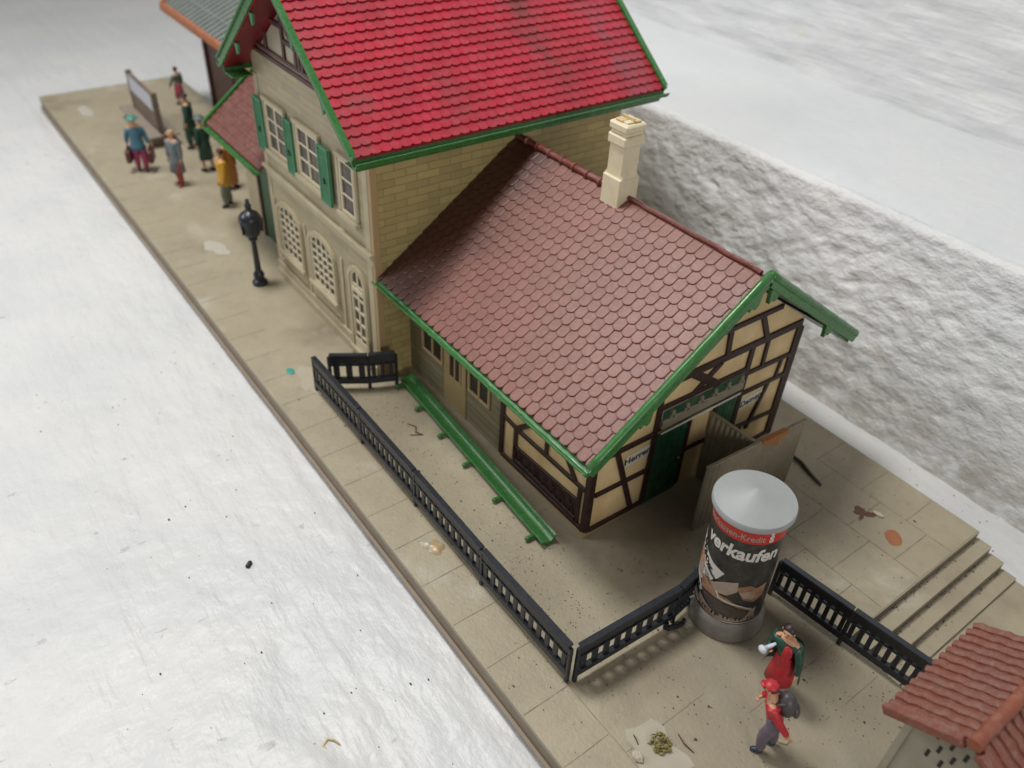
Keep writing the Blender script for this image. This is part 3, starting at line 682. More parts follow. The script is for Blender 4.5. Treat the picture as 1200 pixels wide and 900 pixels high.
gt((7.07,.1),(7.07,3.0),.12); gt((7.53,2.98),(7.55,2.32),.09); gt((7.08,2.32),(8.56,2.26),.09); gt((7.10,1.80),(8.56,1.74),.09)
gt((8.22,2.28),(8.16,1.76),.08); gt((7.98,1.76),(7.62,.62),.09); gt((8.5,.1),(8.5,2.95),.13); gt((7.08,.86),(8.5,.72),.08); gt((7.4,.8),(7.25,.15),.07); gt((7.08,.13),(8.5,.1),.08)
gt((5.62,.1),(5.62,1.85),.09); gt((6.36,.1),(6.36,1.85),.09); gt((5.62,1.02),(6.36,.98),.08)
bl(mb,'timber_frame','timber',WG,wo)
mb=MB(); mb.box(XG-.095,XG+.05,Y2-.09,Y2+.03,.02,2.9); bl(mb,'corner_post','timber',WG,wo)
# doors in the gable
for a,b in ((4.72,5.57),(6.41,7.0)):
    mb=MB(); mb.box(XG+.001,XG+.03,a,b,.02,1.86)
    n=5
    for i in range(n+1): y=a+(b-a)*i/n; mb.box(XG+.028,XG+.036,y-.012,y+.012,.06,1.8)
    dd=bl(mb,'door','green_dark',WG,wo); mb=MB(); mb.ball((XG+.06,b-.09,.92),.03); bl(mb,'handle','screen',dd,wo)
# lintel boards over the doors
mb=MB(); mb.box(XG+.05,XG+.062,4.76,6.98,2.245,2.43); bl(mb,'transom_light','green_dark',WG,wo)
mb=MB(); mb.box(XG+.002,XG+.10,4.74,7.0,2.02,2.24); mb.box(XG+.002,XG+.048,4.74,7.0,2.24,2.44)
for i in range(6): y=4.98+i*.38; mb.box(XG+.05,XG+.115,y-.04,y+.04,2.24,2.40); mb.box(XG+.05,XG+.115,y-.08,y+.08,2.24,2.30)
bl(mb,'lintel','screen',WG,wo)
mb=MB(); mb.box(XG+.046,XG+.075,4.78,7.02,1.865,1.90); bl(mb,'door_rail','paper',WG,wo)
# signs
def text(body,size,bold=0.0,shear=0.0,space=1.0):
    cu=bpy.data.curves.new('txt','FONT'); cu.body=body; cu.size=size; cu.offset=bold; cu.shear=shear; cu.space_character=space; cu.align_x='CENTER'; cu.align_y='CENTER'; cu.resolution_u=3
    o=bpy.data.objects.new('txt',cu); C.objects.link(o); dg=bpy.context.evaluated_depsgraph_get(); me=bpy.data.meshes.new_from_object(o.evaluated_get(dg))
    v=[tuple(q.co) for q in me.vertices]; f=[tuple(p.vertices) for p in me.polygons]
    bpy.data.objects.remove(o); bpy.data.curves.remove(cu); return v,f
def wall_sign(y0,y1,z0,z1,tilt,body,size):
    yc,zc=(y0+y1)/2,(z0+z1)/2; w,h=(y1-y0)/2,(z1-z0)/2
    mb=MB(); ca,sa=math.cos(tilt),math.sin(tilt)
    P=lambda u,v: (yc+u*ca-v*sa,zc+u*sa+v*ca)
    mb.prism([P(-w,-h),P(w,-h),P(w,h),P(-w,h)],'x',XG+.002,XG+.014); s=bl(mb,'sign','signpaper',WG,wo)
    v,f=text(body,size,.006,.0,1.05); mb=MB(); mb.add([(XG+.018,*P(a,b)) for a,b,_ in v],f); bl(mb,'lettering','ink',s,wo)
wall_sign(3.98,4.62,1.40,1.68,R(4),'Herren',.215)
wall_sign(7.20,7.86,1.33,1.58,R(3),'Damen',.22)
# brown roof: slab + fish scale tiles
Lw=math.hypot(RYm-EY0,zr-ze); nf=Vector((0,-sl,1)).normalized(); nb=Vector((0,sl,1)).normalized()
mb=MB(); xa,xb=XA+.005,XE-.03
mb.prism([(EY0,ze-.02),(RYm,zr-.02),(RYm,zr-.16),(EY0,ze-.12)],'x',xa,xb)
mb.prism([(EY1,ze-.02),(RYm,zr-.02),(RYm,zr-.16),(EY1,ze-.12)],'x',xa,xb)
tile_field(mb,(xa,EY0-.03,ze-.03),(1,0,0),(0,1,sl),nf,xb-xa-.02,Lw,.233,.236,1,.030,shape=.75,rv=.4,lift=.004)
tile_field(mb,(xa,EY1+.03,ze-.03),(1,0,0),(0,-1,sl),nb,xb-xa-.02,Lw,.233,.236,1,.030,shape=.75,rv=.4,lift=.004)
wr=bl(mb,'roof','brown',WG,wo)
mb=MB(); pts=[];rr=[]
x=xa+.05; i=0
while x<-2.12:
    pts+= [(x,RYm+.01*math.sin(i*2.1),zr+.035),(x+.30,RYm+.012*math.sin(i*1.3),zr+.035),(x+.31,RYm,zr+.035),(x+.37,RYm,zr+.035),(x+.38,RYm,zr+.035)]; rr+= [.07,.066,.10,.10,.07]; x+=.40;i+=1
mb.tube(pts,rr,10)
x=-1.45
pts=[(x+.25*k,RYm+.012*math.sin(k*1.7),zr+.028+.008*math.sin(k*2.3)) for k in range(14)]
mb.tube([q for q in pts if q[0]<XE-.05],.045,8)
bl(mb,'ridge_cap','brown_ridge',wr,wo,smooth=True)
# chimney: foot, shaft, bands, opening
cx,cy=-1.72,RYm-.02
ch=MB(); ch.box(cx-.25,cx+.25,cy-.25,cy+.25,zr-.35,zr+.42,c=.02); ch.prism([(cx-.25,zr+.42),(cx+.25,zr+.42),(cx+.20,zr+.50),(cx-.20,zr+.50)],'y',cy-.20,cy+.20)
ch.box(cx-.205,cx+.205,cy-.205,cy+.205,zr+.40,zr+1.08,c=.015); ch.box(cx-.25,cx+.25,cy-.25,cy+.25,zr+1.02,zr+1.22,c=.03); ch.box(cx-.21,cx+.21,cy-.21,cy+.21,zr+1.22,zr+1.29); ch.box(cx-.25,cx+.25,cy-.25,cy+.25,zr+1.29,zr+1.44,c=.03)
ch.box(cx-.15,cx+.15,cy-.15,cy+.15,zr+1.44,zr+1.47)
cho=bl(ch,'chimney','creamy',wr,wo)
ch=MB(); ch.box(cx-.16,cx+.16,cy-.015,cy+.015,zr+1.44,zr+1.53); ch.box(cx-.17,cx+.02,cy-.17,cy-.02,zr+1.445,zr+1.482); ch.box(cx+.03,cx+.17,cy+.02,cy+.17,zr+1.445,zr+1.48)
M['amber']=mat('amber_glue',(.58,.44,.22),.4); bl(ch,'flue_cap','amber',wr,wo)
# bargeboards at gable end
mb=MB()
for s,ey in ((1,EY0-.06),(-1,EY1+.06)):
    mb.bar((XE,ey,wz(ey)-.05),(XE,RYm,zr-.03),.10,.20,up=(0,0,1))
    cp=MB(); cp.tube([(XE+.0,ey+(zr-ze)*0+(RYm-ey)*k/16,wz(ey)+.06+(zr+.02-wz(ey))*k/16+.006*math.sin(k*2.7)) for k in range(17)],.082,10); bl(cp,'verge_cap','green',WG,wo,smooth='all')
    # brackets
    for yy in ((RYm-s*2.45),(RYm-s*.25)) :
        z=wz(yy)
        mb.prism([(yy-.14,z-.08-.1*s*0),(yy+.14,z-.08),(yy+.10,z-.30),(yy+.02,z-.36),(yy-.02,z-.30),(yy-.12,z-.36)],'x',XE-.045,XE+.03)
bl(mb,'bargeboard','green',WG,wo)
gutter('gutter',WG,(xa+.0,EY0-.09,ze-.03),(XE+.02,EY0-.09,ze-.03),(0,-1,0),.10,root=wo,n=50,wob=.02)
gutter('gutter',WG,(xa+.0,EY1+.09,ze-.03),(XE+.02,EY1+.09,ze-.03),(0,1,0),.10,root=wo)
mb=MB(); mb.box(xa,XE-.04,EY0-.005,EY0+.03,ze-.22,ze-.06); mb.box(xa,XE-.04,EY1-.03,EY1+.005,ze-.22,ze-.06)
mb.prism([(EY0+.03,ze-.17),(Y1-.01,wz(Y1)-.20),(Y1-.01,wz(Y1)-.22),(EY0+.03,ze-.19)],'x',XG+.06,XE-.06)
mb.prism([(EY1-.03,ze-.17),(Y2+.05,wz(Y2)-.20),(Y2+.05,wz(Y2)-.23),(EY1-.03,ze-.20)],'x',XA+.2,XE-.06); bl(mb,'fascia','green',WG,wo)
# ------------------------------------------------------------------ annex with lean-to roof left of the house
AN=thing('entrance_annex','small entrance annex with mauve brown roof beside the station house','annex',(-12.5,3,0)); ao=Vector((-12.5,3,0))
ax0,ax1=-14.35,-10.69
mb=MB(); mb.box(ax0+.25,ax1,3.0,3.1,.002,3.25); bl(mb,'wall','stone',AN,ao)
mb=MB(); mb.box(ax0+.25,ax0+.35,3.11,7.4,.002,3.2); bl(mb,'wall','stone',AN,ao)
mb=MB(); mb.prism([(2.22,3.08),(5.0,5.2),(5.0,5.10),(2.22,2.98)],'x',ax0,ax1)
for i in range(30):
    y=2.24+i*.09; z=3.085+(y-2.22)*.7626
    if i%2==0: mb.bar((ax0,y,z),(ax1,y,z),.10,.03,up=(0,-.6,.8))
bl(mb,'roof','annex_roof',AN,ao)
mb=MB(); mb.prism([(7.78,3.08),(5.0,5.2),(5.0,5.10),(7.78,2.98)],'x',ax0,ax1); bl(mb,'roof','annex_roof',AN,ao)
mb=MB(); mb.bar((ax0-.03,2.15,3.05),(ax0-.03,5.0,5.22),.10,.16); mb.bar((ax0-.03,7.85,3.05),(ax0-.03,5.0,5.22),.10,.16); bl(mb,'bargeboard','green',AN,ao)
gutter('gutter',AN,(ax0-.06,2.15,3.04),(ax1,2.15,3.04),(0,-1,0),.13,root=ao)
mb=MB(); mb.box(-12.85,-11.75,2.95,3.0,.02,2.45); dd=bl(mb,'door','green_dark',AN,ao)
mb=MB(); mb.box(-12.98,-12.86,2.90,3.0,.01,2.55);mb.box(-11.74,-11.62,2.90,3.0,.01,2.55);mb.box(-12.98,-11.62,2.90,3.0,2.46,2.6); bl(mb,'frame','timber2',dd,ao)
mb=MB(); mb.box(-11.55,-10.72,2.965,3.0,.02,.9); bl(mb,'plinth','stone',AN,ao)
# ------------------------------------------------------------------ goods shed
SH=thing('goods_shed','dark brown goods shed with grey tin roof and rusty orange eave','shed',(-18,5.6,0)); so=Vector((-18,5.6,0))
sx0,sx1,sy=-24.3,-14.5,5.62
mb=MB()
mb.box(sx0,sx0+.12,sy,12,FZ+.03,3.5); mb.box(sx0+.125,sx1,sy+.05,sy+.15,FZ+.03,3.62)
bl(mb,'wall','shed',SH,so)
mb=MB()
for x in (sx0+.06,-21.6,-19.4,-17.0,-14.6): mb.box(x-.1,x+.1,sy-.06,sy+.05,FZ+.03,3.55)
mb.box(sx0,sx1,sy-.05,sy+.04,3.35,3.5)
bl(mb,'post','timber2',SH,so)
for a,b,mm in ((-21.45,-19.5,'shed'),(-19.3,-17.1,'shed_dark'),(-16.9,-14.7,'shed')):
    mb=MB(); mb.box(a,b,sy-.02,sy+.045,.1,3.1)
    for i in range(7): x=a+(b-a)*(i+.5)/7; mb.box(x-.012,x+.012,sy-.032,sy-.018,.15,3.05)
    bl(mb,'sliding_door',mm,SH,so)
mb=MB(); ez,ry_,rzz=3.42,9.4,5.4
s3=(rzz-ez)/(ry_-4.9)
mb.prism([(4.9,ez),(ry_,rzz),(ry_,rzz-.08),(4.9,ez-.08)],'x',-25.8,sx1)
x=-25.7
while x<sx1:
    mb.prism([(4.9,ez-.0),(ry_,rzz-.0),(ry_,rzz+.07),(4.9,ez+.07)],'x',x,x+.10); x+=.36
for y in (5.5,6.9,8.2): mb.bar((-25.8,y,ez+(y-4.9)*s3+.04),(sx1,y,ez+(y-4.9)*s3+.04),.08,.03)
rf=bl(mb,'roof','tin',SH,so)
mb=MB(); mb.prism([(13.9,ez),(ry_,rzz),(ry_,rzz-.08),(13.9,ez-.08)],'x',-25.8,sx1); bl(mb,'roof','tin',SH,so)
mb=MB(); mb.box(-25.9,sx1,4.72,4.89,ez-.20,ez+.02); 
x=-25.85
while x<-14.6: mb.ball((x,4.76,ez-.16),(.13,.07,.13)); x+=.33
mb.bar((-25.85,4.8,ez),(-25.85,ry_,rzz+.05),.12,.16)
bl(mb,'eave_board','rust',SH,so)
# ------------------------------------------------------------------ fences
def fence_panel(mb,p,q,z0=.13,z1=.95,nb=10,cap=.15,lean=0):
    p=Vector((p[0],p[1],0));q=Vector((q[0],q[1],0)); d=(q-p).normalized(); r=Vector((-d.y,d.x,0)); L=(q-p).length
    up=Vector((0,0,1))
    mb.bar(p+up*z1,q+up*z1,cap,.045); mb.bar(p+up*(z1-.12),q+up*(z1-.12),.05,.20); mb.bar(p+up*(z1-.27),q+up*(z1-.27),.085,.035); mb.bar(p+up*(z0+.09),q+up*(z0+.09),.06,.16); mb.bar(p+up*(z0+.17),q+up*(z0+.17),.10,.03)
    for i in range(nb):
        c=p+d*(L*(i+.5)/nb); w=.50*L/nb
        o=mb.M; mb.M=o@Matrix(((d.x,r.x,0,c.x),(d.y,r.y,0,c.y),(0,0,1,0),(0,0,0,1)))
        mb.box(-w/2,w/2,-.02,.02,z0+.12,z1-.15); mb.M=o
def fence(name,label,pts,group,nb=10,postz=.9,foot=True,cap=.12,ends=True):
    root=Vector((*pts[0],0)); F=thing(name,label,'fence',tuple(root),group)
    for i in range(len(pts)-1):
        mb=MB(); p=Vector(pts[i]);q=Vector(pts[i+1]); d=(q-p).normalized()
        fence_panel(mb,p+d*.012,q-d*.012,nb=nb,cap=cap); mb.v=[tuple(Vector(v)-root) for v in mb.v]; mb.build('panel','fence',F)
    for i,p in enumerate(pts):
        mb=MB(); x,y=p; e=.036; 
        mb.box(x-e,x+e,y-e,y+e,.002,postz,c=.012); 
        mb.v=[tuple(Vector(v)-root) for v in mb.v]; mb.build('post','fence',F)
    return F
G='black picket fence runs on the platform'
fence('picket_fence','long black picket fence along the platform edge in front of the wing',[(-5.45,.93),(-3.3,.94),(-1.12,.94),(1.18,.92),(3.55,.95)],G,nb=11)
fb_=fence('picket_fence','black picket fence crossing the platform from the corner to the advertising column',[(3.62,1.06),(3.72,3.2),(3.62,3.95)],G,nb=9)
fence('picket_fence','black picket fence beside the steps, from column to kiosk',[(4.30,5.12),(5.68,5.27),(7.12,5.44)],G,nb=9)
fence('picket_fence','short two panel black fence standing by the corner of the beige house',[(-5.32,1.24),(-4.86,1.98),(-4.62,2.55)],G,nb=3)
# curled foot on the cross fence
mb=MB(); mb.tube([(.12,1.95,.16),(.14,1.93,.05),(.17,1.98,.0+.035),(.22,2.12,.035),(.24,2.25,.04),(.20,2.34,.045)],[.05,.05,.05,.045,.04,.03],8); mb.build('foot','fence',fb_,True)
# ------------------------------------------------------------------ gutter strip lying on the ground
GS=thing('fallen_gutter','loose glossy green gutter strip lying along the wall of the wing','gutter',(-4.65,2.80,0))
p=Vector((0,0,.075));q=Vector((5.80,-.31,.075))
go=Vector((-4.65,2.80,0))
mb=MB(); d=(q-p).normalized(); r=Vector((-d.y,d.x,0))
prof_=[(-.13,.055),(-.115,.075),(-.07,.045),(-.02,.015),(.03,.005),(.07,.03),(.10,.10),(.125,.11),(.13,.085),(.09,-.03),(.03,-.07),(-.05,-.06),(-.11,-.01)]
vs=[];f=[];n=40;K=len(prof_)
for i in range(n+1):
    c=p.lerp(q,i/n)+Vector((0,0,.01*noise.noise(Vector((i*.3,0,0)))))
    for a,b in prof_: vs.append(tuple(c+r*a*1.3+Vector((0,0,b*1.1+.01))))
for i in range(n):
    for k in range(K): a=i*K+k;b=i*K+(k+1)%K; f.append((a,b,b+K,a+K))
f.append(tuple(range(K)));f.append(tuple(n*K+k for k in range(K)))
mb.add(vs,f); mb.build('trough','green',GS,True)
for tt in (.03,.19,.37,.55,.75,.95):
    mb=MB(); c=p.lerp(q,tt); e=c-r*.26
    mb.tube([c-r*.10+Vector((0,0,-.01)),c-r*.2,e-r*.04],[.045,.04,.05],8); mb.ball(tuple(e-r*.04),.052); mb.build('stub','green',GS,True)
# ------------------------------------------------------------------ privacy screen
PS=thing('privacy_screen','grey beige corrugated T shaped screen in front of the toilet doors','screen',(2.4,6.35,0)); po=Vector((2.4,6.35,0))
def corr(mb,p,q,h0,h1,n):
    p=Vector((*p,0));q=Vector((*q,0)); d=(q-p).normalized(); r=Vector((-d.y,d.x,0)); L=(q-p).length
    vs=[];f=[]
    for s in (1,-1):
        b0=len(vs)
        for i in range(n*2+1):
            c=p+d*(L*i/(n*2))+r*(s*.028+(.014 if i%2 else -.014)*s)
            hh=h0+(h1-h0)*i/(n*2)
            vs+= [tuple(c+Vector((0,0,.004))),tuple(c+Vector((0,0,hh)))]
        for i in range(n*2): k=b0+2*i; f.append((k,k+2,k+3,k+1))
    N=4*n+2
    for i in range(n*2): f.append((2*i+1,2*i+3,N+2*i+3,N+2*i+1))
    f.append((0,1,N+1,N)); f.append((N-2,N-1,2*N-1,2*N-2)); mb.add(vs,f)
    return d,r,L
mb=MB(); corr(mb,(2.42,5.02),(2.56,7.72),1.66,1.66,20); bl(mb,'front_panel','screen',PS,po)
mb=MB(); corr(mb,(XG+.06,6.22),(2.45,6.34),1.72,1.66,9); bl(mb,'side_panel','screen',PS,po)
mb=MB(); mb.bar((2.42,5.02,1.68),(2.56,7.72,1.68),.075,.05); mb.bar((XG+.06,6.22,1.74),(2.41,6.335,1.685),.07,.05); bl(mb,'cap_rail','screen',PS,po)
mb=MB(); 
pl=[(6.42,1.715),(7.15,1.715),(7.1,1.60),(6.95,1.52),(6.92,1.38),(6.8,1.5),(6.6,1.56),(6.45,1.62)]
dxy=lambda y:2.42+(y-5.02)*.0519
mb.add([(dxy(y)+.05,y,z) for y,z in pl]+[(dxy(y)+.056,y,z) for y,z in pl],[list(range(8)),list(range(8,16))]+[[i,(i+1)%8,(i+1)%8+8,i+8] for i in range(8)]); mb.bar((dxy(6.45),6.45,1.712),(dxy(7.1),7.1,1.712),.082,.02); bl(mb,'rust_stain','stainwood',PS,po)
# ------------------------------------------------------------------ advertising column
AX,AY=4.08,4.14
AC=thing('advertising_column','round advertising column with grey conical cap and black poster reading verkaufen','advertising column',(AX,AY,0)); AC.rotation_euler=(R(1.0),R(-1.5),0); AC.scale=(1,1,1.045)
mb=MB(); mb.lathe([(.665,.002),(.675,.05),(.665,.12),(.655,.30),(.635,.36),(.605,.40),(.50,.41)],n=48); mb.build('base','basegrey',AC,True)
RB=.588
mb=MB(); mb.lathe([(RB,.40),(RB,2.60)],n=64); mb.build('poster','poster',AC,True)
mb=MB(); mb.lathe([(.55,2.585),(.640,2.585),(.66,2.60),(.66,2.67),(.645,2.70),(.48,2.745),(.30,2.80),(.13,2.86),(.04,2.895),(.001,2.90)],n=48,cap=False); mb.build('cap','capgrey',AC,True)
AZ=math.atan2(co.location.y-AY,co.location.x-AX)
def wrap(pts,dr):  # u = arc length from the azimuth that faces the viewer, v = height
    out=[]
    for u,v in pts:
        a=AZ+u/.655; out.append(((RB+dr)*math.cos(a),(RB+dr)*math.sin(a),v))
    return out
def wrap_poly(name,poly,m,dr):
    # subdivide in u by clipping a triangulated polygon into strips
    bm=bmesh.new(); vv=[bm.verts.new((u,0,v)) for u,v in poly]; bm.faces.new(vv)
    us_=[p[0] for p in poly]; a,b=min(us_),max(us_); k=int((b-a)/.05)
    for i in range(1,k+1):
        bmesh.ops.bisect_plane(bm,geom=bm.verts[:]+bm.edges[:]+bm.faces[:],plane_co=(a+(b-a)*i/(k+1),0,0),plane_no=(1,0,0))
    vs=wrap([(v.co.x,v.co.z) for v in bm.verts],dr); bm.verts.index_update(); f=[[v.index for v in q.verts] for q in bm.faces]; bm.free()
    return vs,f
POST=[o for o in AC.children if o.name.startswith('poster')][0]
def patchp(name,polys,m,dr):
    mb=MB()
    for poly in polys: mb.add(*wrap_poly(name,poly,m,dr))
    return mb.build(name,m,POST)
def wtext(name,body,size,u,v,m,dr,bold=0,shear=0,space=1,rot=0,sx=1,parent=None):
    vs,f=text(body,size,bold,shear,space); c,s=math.cos(rot),math.sin(rot)
    mb=MB(); mb.add(wrap([(u+(a*c*sx-b*s),v+(a*s*sx+b*c)) for a,b,_ in vs],dr),f); return mb.build(name,m,parent or POST)
patchp('red_band',[[(-2.0,2.30),(2.0,2.30),(2.0,2.53),(-2.0,2.53)]],'pred',.003)
patchp('band_line',[[(-2.0,2.535),(.42,2.535),(.42,2.555),(-2.0,2.555)]],'pwhite',.006)
wtext('lettering','Sparkassen-Kredit',.165,-.22,2.405,'ppink',.007,bold=.002,sx=1.0)
wtext('emblem','S',.17,.50,2.395,'pwhite',.007,bold=.010); patchp('emblem_dot',[[(.50+.035*math.cos(a*PI/4),2.505+.03*math.sin(a*PI/4)) for a in range(8)]],'pwhite',.008)
wtext('headline','verkaufen',.365,.03,2.04,'pwhite',.007,bold=.012,shear=.12,sx=.98)
# collage below: leaflet, photo, scraps
patchp('leaflet',[[(-1.0,2.06),(-.86,1.84),(-.66,1.68),(-.42,1.57),(-.13,1.50),(-.26,1.28),(-.42,1.12),(-.62,.98),(-1.0,1.10)]],'pwhite',.004)
patchp('leaflet_band',[[(-1.0,1.60),(-.76,1.58),(-.60,1.30),(-.62,1.02),(-1.0,1.12)]],'ppink',.007)
wtext('lettering','SZ',.26,-.76,1.34,'porange',.010,bold=.012,rot=R(-8)); 
wtext('lettering','Wir',.20,-.72,1.62,'ink',.010,bold=.012,rot=R(-50)); wtext('lettering','Der',.16,-.50,1.46,'ink',.010,bold=.006,rot=R(-28)); wtext('lettering','Zeitung',.11,-.40,1.34,'ink',.010,bold=.004,rot=R(-28))
for k in range(3): patchp('text_line',[[(-.60+k*.03,1.30-k*.055),(-.42+k*.02,1.25-k*.05),(-.42+k*.02,1.235-k*.05),(-.60+k*.03,1.285-k*.055)]],'ink',.010)
patchp('photo_scrap',[[(-.62,1.12),(-.40,1.20),(-.20,1.02),(.02,.98),(.30,.86),(.52,.80),(.50,.72),(.10,.86),(-.30,.90),(-.55,.88)],[(.12,1.30),(.36,1.36),(.50,1.28),(.72,1.34),(.70,1.05),(.52,.94),(.30,1.02)]],'pbrown',.005)
patchp('photo_scrap',[[(-.36,1.16),(-.10,1.34),(.14,1.42),(.16,1.20),(0,1.06),(-.22,1.02)],[(.20,1.18),(.36,1.22),(.52,1.10),(.48,1.02),(.30,1.06)]],'ppink',.009)
patchp('photo_scrap',[[(-.55,.86),(-.30,.88),(.10,.84),(.50,.70),(.40,.52),(.0,.56),(-.05,.50),(-.30,.66)]],'pdark',.008)
patchp('photo_scrap',[[(-.22,1.06),(-.19,1.07),(-.12,.96),(.3,.88),(.55,.76),(.54,.74),(.28,.85),(-.14,.93)]],'paper',.012)
patchp('photo_scrap',[[(-.55,.72),(-.30,.62),(-.05,.52),(.02,.60),(.35,.62),(.62,.80),(.62,.50),(.2,.44),(-.3,.46),(-.6,.52)]],'ppink',.006)
patchp('photo_scrap',[[(-1.0,1.10),(-.66,.98),(-.50,.82),(-.56,.74),(-1.0,.90)],[(-1.0,.82),(-.62,.64),(-.5,.52),(-.56,.46),(-1.0,.66)]],'pwhite',.006)
for k in range(6): patchp('text_line',[[(-.95+k*.06,1.04-k*.035),(-.90+k*.06,1.03-k*.035),(-.92+k*.06,.93-k*.03),(-.95+k*.06,.94-k*.03)]],'ink',.010)
wtext('lettering','ODESKATNER',.15,.02,.52,'ink',.012,bold=.006) if False else None
for k in range(16): 
    u=-.5+k*.075; patchp('scrap_mark',[[(u,.50+.02*math.sin(k)),(u+.03,.50),(u+.04,.58+.02*math.cos(k*2)),(u+.005,.575)]],'ink' if k%3 else 'pbrown',.011)
patchp('bottom_line',[[(-1.2,.415),(1.2,.415),(1.2,.435),(-1.2,.435)]],'pwhite',.006)
# ------------------------------------------------------------------ street lamp
SL_=thing('street_lamp','black cast iron style lamp with bulky lantern head on the platform','street lamp',(-10.47,1.70,0))
mb=MB(); mb.lathe([(.20,.002),(.21,.06),(.17,.12),(.13,.15),(.15,.30),(.12,.36),(.085,.42),(.075,.8),(.068,1.25),(.075,1.3),(.12,1.34),(.12,1.40),(.07,1.43)],n=20); mb.build('post','fence',SL_,True)
mb=MB(); mb.lathe([(.11,1.42),(.20,1.48),(.25,1.60),(.275,1.80),(.30,1.86),(.29,1.98),(.24,2.07),(.15,2.13),(.09,2.17),(.075,2.26),(.09,2.30),(.06,2.36),(.05,2.46),(.001,2.50)],n=10,cap=False)
for a in range(5): mb.bar((.27*math.cos(a*1.257),.27*math.sin(a*1.257),1.56),(.285*math.cos(a*1.257),.285*math.sin(a*1.257),1.92),.05,.05,up=(1,0,0))
mb.build('lantern','fence',SL_,True)
# ------------------------------------------------------------------ bench with billboard
BN=thing('platform_bench','brown double bench with upright pale notice board back','bench',(-22.4,2.6,0))
mb=MB(); mb.box(-1.9,1.7,-.52,-.08,.36,.44); mb.box(-1.9,1.7,.08,.52,.36,.44); mb.build('seat','bench_top',BN)
for x in (-1.6,0,1.4):
    mb=MB(); mb.box(x-.08,x+.08,-.42,.42,.002,.36); mb.build('leg','bench',BN)
mb=MB(); mb.box(-1.5,1.3,-.07,.07,.30,1.72); mb.box(-1.56,-1.44,-.1,.1,.1,1.80); mb.box(1.24,1.36,-.1,.1,.1,1.80); bb=mb.build('backrest','bench',BN)
mb=MB(); mb.box(-1.4,1.2,-.085,-.072,1.12,1.66); mb.build('notice','bluepaper',bb)
# ------------------------------------------------------------------ kiosk
kx0,kx1,ky0,ky1=7.18,9.2,3.30,5.62; kz,kzr=2.05,2.62; kr=(kx0+kx1)/2
KI=thing('ticket_kiosk','small kiosk with dusty red corrugated roof and slotted grey walls','kiosk',(kr,4.4,0)); ko=Vector((kr,4.4,0))
mb=MB(); a=kx0+.28;b=kx1-.28;c=ky0+.30;d=ky1-.30
ks=(kzr-kz)/(kr-kx0)
for y in (c,d-.06): mb.prism([(a,.002),(b,.002),(b,kz+ks*(b-0-b)+ks*.28-.12),(kr,kzr-.12),(a,kz+ks*.28-.12)],'y',y,y+.06)
mb.box(a,a+.06,c+.062,d-.062,.002,kz+.05); mb.box(b-.06,b,c+.062,d-.062,.002,kz+.05)
for x in (a,b): mb.box(x-.05,x+.05,c-.04,c+.05,.003,kz+.02)
bl(mb,'wall','kwall',KI,ko)
mb=MB()
for r_ in range(4):
    for i in range(5-abs(r_-1)):
        x=kr-.38+i*.19+(.09 if r_%2 else 0); z=1.42+r_*.22; mb.box(x-.022,x+.022,c-.012,c+.002,z,z+.15)
bl(mb,'vent_slot','ink',KI,ko)
mb=MB()
for s,ex in ((1,kx0),(-1,kx1)):
    mb.prism([(ex,kz),(kr,kzr),(kr,kzr-.10),(ex,kz-.12)],'y',ky0,ky1)
    y=ky0+.06; L_=math.hypot(kr-kx0,kzr-kz); n=13
    for i in range(n):
        y=ky0+.09+(ky1-ky0-.18)*i/(n-1)
        mb.tube([(ex-(kr-ex)*0+(kr-ex)*k/12,y+.012*math.sin(k*1.9+i),kz-.028+(kzr-kz)*k/12+(.012 if k%2 else 0)) for k in range(13)],[.072+.007*((k+i)%2) for k in range(13)],8)
mb.bar((kx0-.02,ky0-.03,kz-.03),(kr-.1,ky0-.03,kzr-.08),.10,.15); mb.bar((kx1+.02,ky0-.03,kz-.03),(kr+.1,ky0-.03,kzr-.08),.10,.15)
bl(mb,'roof','kroof',KI,ko,smooth=True)
mb=MB(); mb.tube([(kr,ky0-.03+.2*k,kzr+.0+.012*(k%2)) for k in range(13)],[.10-.012*(k%2) for k in range(13)],10); bl(mb,'ridge_cap','kridge',KI,ko,smooth=True)
# ------------------------------------------------------------------ figures
def skinned(name,pts,edges,rad,m,parent,levels=2,extra=None):
    K=10.0
    me=bpy.data.meshes.new(name); me.from_pydata([tuple(Vector(p)*K) for p in pts],edges,[]); o=bpy.data.objects.new(name,me); C.objects.link(o)
    md=o.modifiers.new('s','SKIN'); md.use_smooth_shade=True
    sd=me.skin_vertices[0].data if me.skin_vertices else None
    if sd is None:
        bm=bmesh.new(); bm.from_mesh(me); bm.verts.layers.skin.verify(); bm.to_mesh(me); bm.free(); sd=me.skin_vertices[0].data
    for i,r in enumerate(rad):
        rr=r if isinstance(r,tuple) else (r,r); sd[i].radius=(rr[0]*K,rr[1]*K); sd[i].use_root=(i==0)
    s2=o.modifiers.new('u','SUBSURF'); s2.levels=levels; s2.render_levels=levels
    dg=bpy.context.evaluated_depsgraph_get(); dg.update(); nm=bpy.data.meshes.new_from_object(o.evaluated_get(dg))
    bpy.data.objects.remove(o)
    mb=MB(); mb.add([tuple(v.co/K) for v in nm.vertices],[tuple(p.vertices) for p in nm.polygons],0); bpy.data.meshes.remove(nm)
    if extra: extra(mb)
    return mb.build(name,m,parent,'all')
